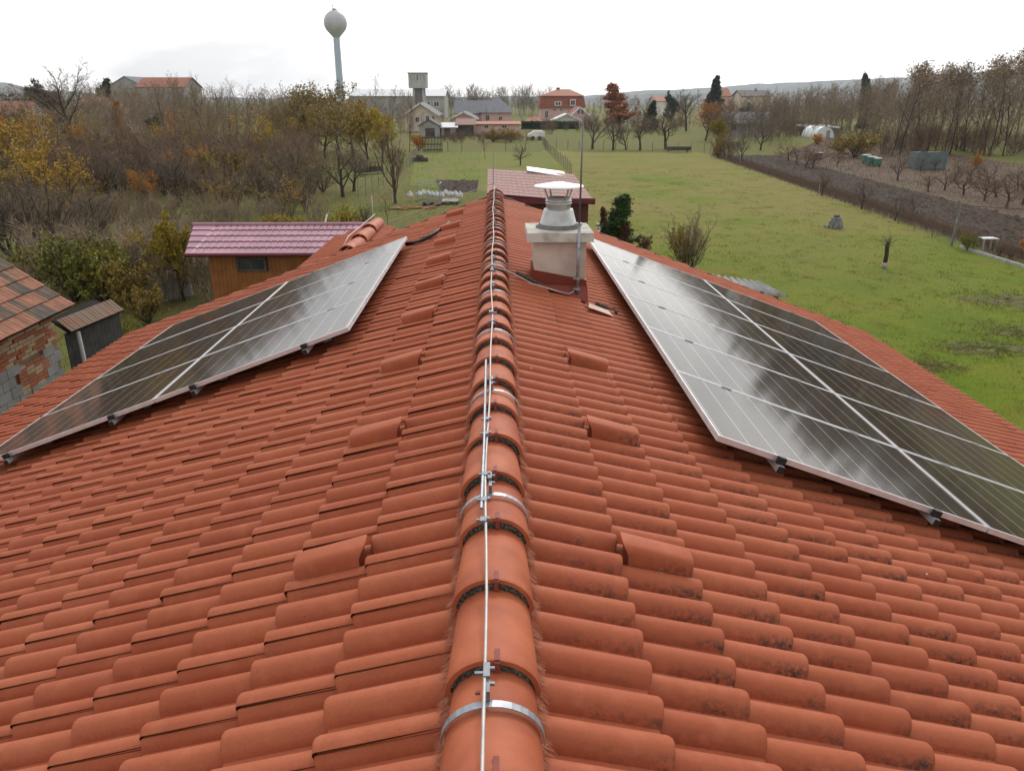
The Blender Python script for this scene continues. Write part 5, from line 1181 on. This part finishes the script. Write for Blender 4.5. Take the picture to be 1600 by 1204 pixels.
T_('dgold', 598, 252, 166, 'golden-orange leafed tree left of the V-shaped bare tree', 'tree', 'autumn_tree', seed=1, wx=.75)
T_('olive', 455, 236, 150, 'olive tree at the left end of the olive group', 'tree', 'autumn_tree', seed=2)
T_('olive', 508, 248, 158, 'lower olive tree between the two big olive trees', 'tree', 'autumn_tree', seed=1, wx=1.1)
T_('olive', 552, 244, 146, 'olive tree just right of the water tower shaft', 'tree', 'autumn_tree', seed=0, wx=1.1)
T_('dgold', 420, 262, 190, 'golden tree over the brown bushes left of the olive group', 'tree', 'autumn_tree', seed=2, wx=.8)
T_('solive', 375, 285, 232, 'ochre bush beside the yellow-olive bush', 'shrub', 'autumn_shrub', wx=1.2, seed=2)
T_('syellow', 330, 282, 240, 'yellow bush left of the ochre bush', 'shrub', 'autumn_shrub', wx=1.1, seed=0)
T_('tall', 588, 215, 106, 'tall bare tree seen against the pale factory roof', seed=0)
T_('tallr', 612, 228, 120, 'second tall bare tree before the pale factory roof', seed=1)
T_('tallr', 640, 238, 140, 'reddish bare tree left of the concrete tower', seed=2)
T_('orchard', 536, 308, 212, 'bare forked orchard tree with dark trunk in the left meadow', seed=0)
T_('orchard', 553, 299, 216, 'bare orchard tree just right of the forked one', seed=1)
T_('vshape', 618, 318, 160, 'bare reddish tree with V-shaped spreading limbs beside the white sacks', seed=1, wx=.9)
T_('sapling', 607, 362, 290, 'thin bare sapling in the grass below the V-shaped tree', 'sapling', 'sapling')
T_('shrub', 478, 330, 235, 'grey bare bushy tree left of the forked orchard tree', wx=.8)
T_('shrub', 440, 335, 245, 'grey-brown bare bush above the golden hedge', 'shrub', wx=.9)
T_('orchard', 405, 330, 225, 'bare grey tree above the purple-roofed shed', wx=.9, seed=2)
T_('solive', 392, 300, 235, 'olive-brown bush above the purple-roofed shed', 'shrub', 'autumn_shrub', wx=1.0)
T_('solive', 350, 305, 232, 'yellow-olive bush in the middle of the left thicket', 'shrub', 'autumn_shrub', wx=1.1)
T_('sorange', 300, 290, 226, 'orange-brown bush left of the yellow-olive bush', 'shrub', 'autumn_shrub')
T_('orange', 222, 334, 256, 'small round tree with bright orange leaves in the left thicket', 'tree', 'autumn_tree', seed=1, wx=1.0)
T_('orange', 232, 334, 268, 'smaller orange-leaved tree touching the bright orange one', 'tree', 'autumn_tree', seed=2, wx=.8)
T_('tall', 236, 350, 228, 'thin bare young tree in front of the orange tree', wx=.6)
T_('orchard', 172, 318, 218, 'dark-trunked bare tree left of the bright orange tree', seed=1)
T_('round', 278, 322, 205, 'dark-trunked bare tree right of the bright orange tree', seed=0)
T_('orchard', 352, 335, 240, 'dark-trunked bare tree above the left end of the purple roof', seed=0)
T_('round', 455, 318, 212, 'dark-trunked bare tree left of the orchard pair', seed=2)
T_('yellow', 322, 300, 225, 'yellow-leaved tree in the middle of the left thicket', 'tree', 'autumn_tree', seed=1, wx=1.1)
T_('olive', 375, 300, 228, 'ochre tree right of the yellow thicket tree', 'tree', 'autumn_tree', seed=0, wx=1.2)
T_('orange', 130, 262, 190, 'orange tree behind the yellow trees on the left', 'tree', 'autumn_tree', seed=0)
T_('yellow', 45, 330, 228, 'broad yellow tree low at the left edge', 'tree', 'autumn_tree', seed=2, wx=1.25)
T_('yellow', 14, 300, 176, 'yellow-leaved tree at the left edge of the picture', 'tree', 'autumn_tree', seed=0)
T_('yellow', 78, 320, 205, 'leaning yellow-leaved tree right of the left edge tree', 'tree', 'autumn_tree', seed=1)
T_('yellow', 115, 345, 225, 'low yellow-leaved tree over the near bare bushes', 'tree', 'autumn_tree', seed=2)
T_('brownl', 40, 240, 160, 'brown-orange leaved tree behind the yellow trees', 'tree', 'autumn_tree', seed=0)
T_('brownl', 90, 245, 165, 'second brown-orange leaved tree behind the yellow trees', 'tree', 'autumn_tree', seed=1)
T_('sorange', 5, 260, 175, 'orange bush at the left edge under the red cottage roof', 'shrub', 'autumn_shrub')
for k, (px, by, ty) in enumerate(((-20, 400, 250), (25, 405, 262), (70, 400, 258), (112, 395, 275), (150, 380, 275))):
    T_('shrub', px, by, ty, ('outermost', 'second', 'third', 'fourth', 'rightmost')[k] + ' of the near grey bare bushes above the old tile roof, counted from the left', 'shrub', wx=1.15, group='near bare bushes on the left')
for k, (px, by, ty, kd) in enumerate(((160, 300, 215, 'shrubr'), (190, 310, 222, 'shrub'), (258, 305, 225, 'shrubp'), (280, 310, 235, 'shrub'), (318, 318, 240, 'shrubr'), (140, 280, 200, 'shrubr'), (370, 325, 250, 'shrubp'), (420, 290, 210, 'shrubr'), (505, 300, 225, 'shrubp'), (460, 275, 190, 'shrubr'), (215, 280, 200, 'shrub'), (385, 275, 190, 'shrub'))):
    T_(kd, px, by, ty, 'brown leafless bush in the left thicket', 'shrub', group='leafless bushes of the left thicket', wx=1.0)
# near-left greenery
T_('sgreen', 118, 470, 352, 'tall green-yellow shrub above the old tile roof', 'shrub', 'leafy_shrub', wx=.9, seed=0)
T_('sgreen', 165, 475, 372, 'green-yellow shrub right of the tall one', 'shrub', 'leafy_shrub', wx=.9, seed=1)
T_('syellow', 52, 440, 382, 'pale yellow-leaved shrub peeping over the old tile roof', 'shrub', 'leafy_shrub', seed=2)
T_('solive', 205, 480, 395, 'olive-brown shrub behind the low concrete wall', 'shrub', 'leafy_shrub', seed=0)
T_('sgreen', 178, 530, 478, 'low dark green bush in front of the black lean-to', 'bush', 'leafy_bush', seed=2, wx=1.1)
T_('solive', 232, 505, 440, 'straggly olive shrub against the concrete wall', 'shrub', 'leafy_shrub', seed=1)
T_('dgold', 288, 470, 322, 'loose yellow-green tree left of the purple-roofed shed', 'tree', 'leafy_tree', seed=0, wx=.62)
T_('shrubp', 250, 460, 345, 'bare pale shrub behind the brushwood pile', 'shrub')
T_('syellow', 215, 440, 358, 'yellow-leaved shrub between the green shrubs and the purple-roofed shed', 'shrub', 'leafy_shrub', seed=1)
T_('shrub', 265, 425, 330, 'bare shrub rising behind the brushwood heap', 'shrub')
T_('sgold', 428, 358, 331, 'left half of the low golden hedge bush above the purple roof', 'bush', 'golden_bush', wx=1.5, seed=0)
T_('sgold', 462, 358, 333, 'right half of the low golden hedge bush above the purple roof', 'bush', 'golden_bush', wx=1.4, seed=1)
T_('sgold', 538, 358, 316, 'small golden bush standing alone right of the golden hedge', 'bush', 'golden_bush', seed=2)
T_('shrubr', 570, 358, 310, 'thin bare bush beside the small golden bush', 'shrub', wx=.7)
# centre and right
for k, (px, by, ty, wx_) in enumerate(((926, 233, 168, .95), (958, 235, 172, .95), (978, 234, 186, .9), (1000, 235, 170, 1.0), (1040, 233, 158, 1.05))):
    T_('orchard', px, by, ty, ('leftmost', 'second', 'third', 'fourth', 'rightmost') [k] + ' bare orchard tree in the row at the far end of the lawn', seed=k % 3, wx=wx_, group='orchard trees at the far end of the lawn')
T_('larch', 968, 205, 128, 'tall rust-coloured conical larch in the village', 'tree', 'larch_tree', wx=2.0, seed=1)
T_('spruce', 1012, 205, 156, 'dark pointed conifer behind the orchard row', 'tree', 'spruce_tree', seed=1, wx=1.2)
T_('yew', 1048, 200, 140, 'dark evergreen right of the pointed conifer', 'tree', 'evergreen_tree', wx=.7, Y=190)
T_('round', 1072, 205, 130, 'bare spreading tree left of the tall spruce', seed=2)
T_('spruce', 1111, 185, 117, 'tall layered spruce on the right horizon', 'tree', 'spruce_tree', seed=0, Y=210)
T_('orange', 1102, 220, 152, 'gnarled tree with orange leaves below the tall spruce', 'tree', 'autumn_tree', seed=0)
T_('dgold', 1118, 232, 178, 'yellow leafed tree at the right end of the far lawn', 'tree', 'autumn_tree', seed=2, wx=.8)
T_('yew', 1160, 205, 160, 'dark round bush before the dark barn', 'tree', 'evergreen_tree', wx=.9, Y=180)
T_('orchard', 1158, 255, 205, 'bare tree at the far left corner of the plot', seed=0)
T_('orchard', 1188, 235, 182, 'bare tree before the grey barn', seed=1)
T_('shrubr', 1138, 248, 200, 'brown bare bush between the yellow tree and the plot', 'shrub')
T_('solive', 1122, 246, 212, 'olive bush at the far right corner of the lawn', 'shrub', 'autumn_shrub')
T_('solive', 770, 222, 196, 'green-brown bush before the long faded outbuilding', 'shrub', 'autumn_shrub', wx=1.3)
T_('solive', 798, 222, 198, 'second green-brown bush right of the first before the outbuilding', 'shrub', 'autumn_shrub', wx=1.2)
T_('sapling', 758, 248, 205, 'thin bare sapling in the meadow left of the ridge rod', 'sapling', 'sapling')
T_('orchard', 813, 258, 222, 'little bare fruit tree in the meadow behind the pink shingle roof', seed=2)
T_('sorange', 655, 235, 208, 'yellow-orange bush left of the lattice gate', 'shrub', 'autumn_shrub', seed=1)
T_('orange', 684, 195, 168, 'orange tree between the cream and pink houses', 'tree', 'autumn_tree', seed=1)
T_('thuja', 955, 400, 299, 'green pointed thuja beside the red-brown shed', 'thuja', 'thuja', seed=0, wx=1.75)
T_('thujab', 945, 398, 322, 'brown dying thuja left of the green one', 'thuja', 'thuja', seed=1, wx=.9)
T_('thujab', 967, 406, 350, 'low brown thuja at the foot of the green one', 'thuja', 'thuja', seed=2, wx=1.3)
T_('shrubp', 1076, 428, 312, 'loose bare shrub with few yellow leaves beyond the right array', 'shrub', wx=.75, seed=1)
T_('solive', 1066, 428, 345, 'thin yellowish shrub merged with the bare shrub beyond the right array', 'shrub', 'autumn_shrub', wx=.55, seed=1)
T_('sbrown', 1005, 398, 366, 'small dark red weed clump by the right verge', 'bush', 'weed_clump', wx=.7)
# pollarded little tree on the lawn
p = G(1381, 419); pt = empty('pollard_tree', p, 'short dark pollarded tree trunk with thin shoots on the lawn', 'tree'); hh = at(1381, 378, p.y).z
MB().tube([p, p + Vector((.02, 0, hh * .5)), p + Vector((-.02, 0, hh * .85)), p + Vector((.0, 0, hh))], [.10, .085, .09, .075], 8).build('trunk', 'bark', pt, True)
MB().tube([p + Vector((0, 0, .01)), p + Vector((0, 0, hh * .22))], [.106, .098], 8).build('trunk_wrap', 'w_grey', pt, True)
m = MB(); rg = random.Random(3)
for q in range(34):
    a = p + Vector((rg.gauss(0, .05), rg.gauss(0, .05), hh * rg.uniform(.75, 1))); w = rg.uniform(0, 6.28); el = rg.uniform(-.1, 1.4); L = rg.uniform(.3, .75); d = Vector((math.cos(w) * math.cos(el), math.sin(w) * math.cos(el), math.sin(el))) * L; b_ = a + d; m.tube([a, a + d * .5 + Vector((0, 0, .05)), b_], [.009, .006, .003], 3, cap=False)
    for z in range(3): q2 = a + d * rg.uniform(.4, 1) + Vector((rg.gauss(0, .05), rg.gauss(0, .05), rg.gauss(0, .05))); m.add((q2, q2 + Vector((.03, .01, .02)), q2 + Vector((.0, .03, .03))), ((0, 1, 2),), 1)
m.build('crown', ['twig', 'l_thu'], pt)
# small pruned trees in and beyond the plot
for k, (px, by, ty) in enumerate(((1284, 306, 262), (1346, 327, 274), (1398, 345, 300), (1426, 335, 300))): T_('orchard', px, by, ty, ('leftmost', 'second', 'third', 'rightmost')[k] + ' pruned dark fruit tree along the near side of the ploughed plot', 'tree', 'fruit_tree', seed=k % 3, wx=.9, group='pruned fruit trees along the plot')
for k, (px, by, ty) in enumerate(((1402, 282, 236), (1460, 268, 240), (1438, 268, 240))): T_('orchard', px, by, ty, ('dark fruit tree in front of the teal covered stack, left one', 'dark fruit tree standing right before the teal covered stack', 'small dark fruit tree at the left end of the teal stack')[k], 'tree', 'fruit_tree', seed=k, wx=.9)
for k, (px, by, ty) in enumerate(((1244, 258, 225), (1258, 262, 228), (1270, 264, 230), (1308, 259, 234), (1232, 252, 222), (1476, 297, 262), (1505, 305, 266), (1538, 314, 272), (1572, 326, 270), (1556, 308, 262), (1598, 320, 268), (1516, 285, 250), (1450, 300, 268), (1590, 296, 256), (1545, 288, 252), (1490, 282, 250))):
    T_('orchardr', px, by, ty, 'low reddish bare fruit tree in the garden beyond the plot', 'tree', 'fruit_tree', group='low fruit trees beyond the plot', wx=1.35)
T_('sorange', 1276, 226, 207, 'orange bush in front of the greenhouse', 'bush', 'autumn_bush', wx=1.1)
T_('solive', 1335, 246, 202, 'large olive-yellow bush right of the greenhouse', 'bush', 'autumn_bush', wx=1.3, seed=0)
T_('solive', 1312, 240, 205, 'olive bush between the greenhouse and the large olive bush', 'bush', 'autumn_bush', wx=1.0, seed=2)
T_('sorange', 1525, 262, 236, 'orange-leaved young tree before the right tree belt', 'tree', 'autumn_tree', wx=.7)
T_('sorange', 1616, 400, 340, 'orange-leaved bush at the right edge by the white table', 'bush', 'autumn_bush', wx=1.0)
T_('sgreen', 1512, 392, 362, 'dull green bush behind the leaning concrete post', 'bush', 'green_bush', wx=.8)
for k, (px, by, ty) in enumerate(((1560, 400, 372), (1578, 405, 380))): T_('shrubr', px, by, ty, ('dry brown bush right of the white table', 'dry brown bush at the foot of the orange bush')[k], 'bush', 'dry_bush')
# the tall belt on the right
prof_x = [1195, 1240, 1300, 1350, 1385, 1420, 1455, 1500, 1550, 1600, 1700, 1900]; prof_y = [138, 128, 122, 112, 104, 92, 84, 84, 80, 72, 78, 90]
k = 0; px = 1205
while px < 1640:
    ty = np.interp(px, prof_x, prof_y) + trng.uniform(-4, 14); by = trng.uniform(222, 246) if px > 1385 else trng.uniform(203, 214)
    kd = 'pods' if px > 1395 and k % 3 else ('tallp', 'tall', 'tallr')[k % 3]
    T_(kd, px, by, ty, 'tall bare tree with tufted top in the right-hand belt' if kd == 'pods' else 'tall bare slender tree in the right-hand tree belt', group='tufted belt trees' if kd == 'pods' else 'bare belt trees', wx=1.25)
    px += trng.uniform(7, 13); k += 1
T_('spruce', 1353, 210, 110, 'narrow dark conifer rising above the right-hand belt', 'tree', 'spruce_tree', seed=2, wx=.7, Y=190)

# ================================================================== WOODS THAT READ AS ONE MASS
S['mass'] = dict(base, cheap=1, n=(11, 5), lo=(.15, .12), L=.9, r=.006, ang=(.55, .6), len=(.38, .5), rr=(.6, .6), tw=7, wob=(.04, .14, .2), up=(.05, .14, .1), taper=.8, tww=.0026)
S['bmass'] = dict(base, cheap=1, stems=11, tilt=.38, spread=.16, n=(6,), lo=(.1,), ang=(.5,), len=(.6,), rr=(.6,), L=.8, r=.010, tw=8, tww=.004, wob=(.12, .18, .2))
S['lmass'] = dict(base, cheap=1, stems=8, tilt=.5, spread=.14, n=(5,), lo=(.1,), ang=(.5,), len=(.6,), rr=(.6,), L=.8, r=.010, tw=6, leaf=4, leafp=.8, ls=.017, tww=.004)
_mp = {}
def mass(name, label, style, spots, mats, cat='wood', wx=1.1):
    Vs, Fs, Ms = [], [], []; nb = 0; rg = random.Random(len(spots) + len(label))
    if style not in _mp:
        _mp[style] = []
        for sd_ in range(4):
            g = TreeGen(sd_ + 50, S[style]).make(); V = np.array(g.T.v + g.C.v); nT = len(g.T.v)
            _mp[style].append((V, g.T.f + [tuple(i + nT for i in f) for f in g.C.f], g.T.m + g.C.m))
    for (x, y, h) in spots:
        V, F, mm = _mp[style][rg.randrange(4)]; a = rg.uniform(0, 6.28); w = h * wx * rg.uniform(.8, 1.25); c_, s_ = math.cos(a) * w, math.sin(a) * w
        Q = np.c_[V[:, 0] * c_ - V[:, 1] * s_ + x, V[:, 0] * s_ + V[:, 1] * c_ + y, V[:, 2] * h]; Vs.append(Q); Fs += [tuple(i + nb for i in f) for f in F]; Ms += mm; nb += len(V)
    me = bpy.data.meshes.new(name); me.from_pydata(np.concatenate(Vs).tolist(), [], Fs)
    for q in mats: me.materials.append(M[q])
    me.polygons.foreach_set('material_index', Ms); me.update(); o = bpy.data.objects.new(name, me); COL.objects.link(o); return tag(o, label, cat, kind='stuff')
rg = random.Random(21)
S['tmass'] = dict(base, cheap=1, n=(10, 6), lo=(.25, .12), L=.8, r=.008, ang=(.6, .65), len=(.45, .5), rr=(.6, .6), tw=5, wob=(.05, .14, .2), up=(.05, .12, .1), leaf=2, leafp=.95, ls=.014, tww=.0026)
def spots(n, px0, px1, d0, d1, topf, jit=10):
    out = []
    for k in range(n):
        px = rg.uniform(px0, px1); D = rg.uniform(d0, d1)
        if 1185 < px < 1385 and D < 140 and d0 < 110: D += 45
        q = at(px, 170, D); tp = topf(px) + rg.uniform(-jit * .3, jit); out.append((q.x, D, max(1.0, at(px, tp, D).z)))
    return out
rb = lambda px: np.interp(px, [1100, 1200, 1300, 1385, 1450, 1600, 1800, 2600], [150, 136, 126, 112, 98, 84, 84, 100])
mass('right_wood', 'dense brown leafless wood behind the right-hand tree belt', 'mass', spots(190, 1190, 2300, 100, 165, lambda p: rb(p) + 12, 34) + spots(120, 1190, 2300, 165, 250, lambda p: 146, 16) + spots(120, 1150, 1400, 150, 215, lambda p: rb(p) + 6, 26), ('twigp', 'twigp'))
mass('right_undergrowth', 'brown undergrowth at the foot of the right-hand tree belt', 'bmass', spots(200, 1195, 2100, 98, 140, lambda p: 185, 30), ('twigr', 'twigr'), 'undergrowth')
lf_ = lambda px: np.interp(px, [-900, -200, 0, 150, 300, 450, 560, 700], [110, 118, 140, 136, 124, 134, 144, 152])
mass('left_wood', 'grey-brown leafless wood filling the background on the left', 'mass', spots(260, -700, 560, 105, 150, lf_, 40) + spots(200, -200, 640, 120, 210, lambda p: 140, 30) + spots(80, 120, 310, 140, 215, lambda p: 130, 28), ('twigp', 'twig'))
mass('ochre_trees', 'ochre and olive leafed trees scattered through the left wood', 'tmass', spots(50, -150, 480, 80, 170, lambda p: 168, 45), ('twig', 'l_oli'))
mass('yellow_trees', 'pale yellow leafed trees scattered through the left wood', 'tmass', spots(32, -150, 450, 75, 160, lambda p: 178, 45), ('twig', 'l_yel'))
mass('rust_trees', 'orange leafed trees scattered through the woods and village gardens', 'tmass', spots(12, -150, 420, 85, 170, lambda p: 165, 40) + spots(10, 900, 1240, 160, 300, lambda p: 162, 20), ('twigr', 'l_ora'))
mass('left_thicket', 'dense brown thicket of bare stems in the left gardens', 'bmass', spots(330, -150, 480, 58, 125, lambda p: 200, 55), ('twigr', 'twigr'), 'thicket')
mass('autumn_thicket', 'patches of ochre leafy undergrowth in the left gardens', 'lmass', spots(55, -100, 500, 50, 115, lambda p: 215, 60), ('twig', 'l_oli'), 'undergrowth')
mass('garden_thicket', 'low tangle of brown stems behind the sheds on the left', 'bmass', spots(70, -60, 330, 26, 50, lambda p: 335, 50), ('twigp', 'twigp'), 'thicket')
mass('low_scrub', 'low brown scrub and weeds at the near edge of the left thicket', 'bmass', spots(75, -60, 520, 42, 68, lambda p: 290, 40), ('twigp', 'twigr'), 'scrub')
mass('leafy_scrub', 'low ochre leafy scrub at the near edge of the left thicket', 'lmass', spots(50, -40, 480, 44, 80, lambda p: 275, 50), ('twig', 'l_yel'), 'scrub')
mass('village_wood', 'line of tall bare poplars behind the village houses', 'mass', spots(120, 690, 862, 330, 380, lambda p: 132, 22), ('twig', 'twig'))
mass('far_wood', 'distant band of bare trees along the whole horizon', 'mass', spots(230, -700, 2300, 400, 640, lambda p: 143, 14), ('twig', 'twig'), wx=1.6)
mass('village_garden_bushes', 'bare bushes and low trees between the village houses', 'bmass', spots(85, 850, 1230, 150, 260, lambda p: 180, 18) + spots(60, 690, 850, 128, 150, lambda p: 203, 12), ('twigr', 'twig'), 'bushes')
mass('village_trees', 'bare trees scattered among the distant village houses on the right', 'mass', spots(110, 915, 1240, 180, 380, lambda p: 150, 20) + spots(70, 1110, 1245, 118, 148, lambda p: 158, 30) + spots(40, 640, 830, 165, 230, lambda p: 172, 20), ('twig', 'twig'))

# ================================================================== HILLS
def hill(label_y, D, prof, mat_):
    m = MB(); n = 240; rg = random.Random(int(D)); px0, px1 = prof[0][0], prof[-1][0]
    for i in range(n + 1):
        px = px0 + (px1 - px0) * i / n; yy = np.interp(px, [p[0] for p in prof], [p[1] for p in prof]); q = at(px, yy, D); z = max(.0, q.z + rg.gauss(0, .8) + 1.2 * math.sin(i * .7))
        m.v += [(q.x * .8, D * .8, -1), (q.x * .93, D * .93, max(-.5, z * .62)), (q.x, D, z), (q.x * 1.2, D * 1.2, -1)]
    for i in range(n):
        for k in range(3): a = i * 4 + k; m.f.append((a, a + 4, a + 5, a + 1))
    m.m = [0] * len(m.f); return tag(m.build('hills', mat_, None, True), kind='structure')
hill('', 2300, [(-1500, 150), (-100, 128), (10, 129), (60, 140), (200, 150), (500, 154), (900, 150), (1000, 143), (1080, 138), (1160, 133), (1250, 128), (1400, 122), (1600, 108), (2400, 120), (3200, 150)], 'hill')
hill('', 1300, [(850, 156), (1000, 148), (1200, 146), (1330, 134), (1450, 128), (1600, 112), (2000, 110), (3000, 150)], 'hill')

# ================================================================== HAZE
m = bpy.data.materials.new('haze'); m.use_nodes = True; t = m.node_tree; t.nodes.clear(); M['haze'] = m
out = N(t, 'ShaderNodeOutputMaterial'); pv = N(t, 'ShaderNodeVolumePrincipled'); pv.inputs['Color'].default_value = (.80, .86, .95, 1); pv.inputs['Density'].default_value = .00013; pv.inputs['Anisotropy'].default_value = .55
t.links.new(pv.outputs[0], out.inputs['Volume'])
hz = MB().box2((-3300, -80, -3), (3300, 3000, 150)).build('haze', 'haze'); tag(hz, 'thin pale autumn haze over the fields and village', 'haze', kind='stuff')
scn.cycles.volume_bounces = 0
# same-looking things of a group are told apart by their place
ORD = 'first second third fourth fifth sixth seventh eighth ninth tenth eleventh twelfth thirteenth fourteenth fifteenth sixteenth seventeenth eighteenth nineteenth twentieth'.split(); ORD += ['twenty-' + q for q in ORD[:9]] + ['thirtieth'] + ['thirty-' + q for q in ORD[:9]]
same = {}
for o in COL.objects:
    if o.parent is None and o.get('group') and o.get('label'): same.setdefault(o['label'], []).append(o)
for lab, os_ in same.items():
    if len(os_) > 1:
        os_.sort(key=lambda o: to_px(o.location)[0])
        for q, o in enumerate(os_): o['label'] = f'{lab}, {ORD[q]} from the left'
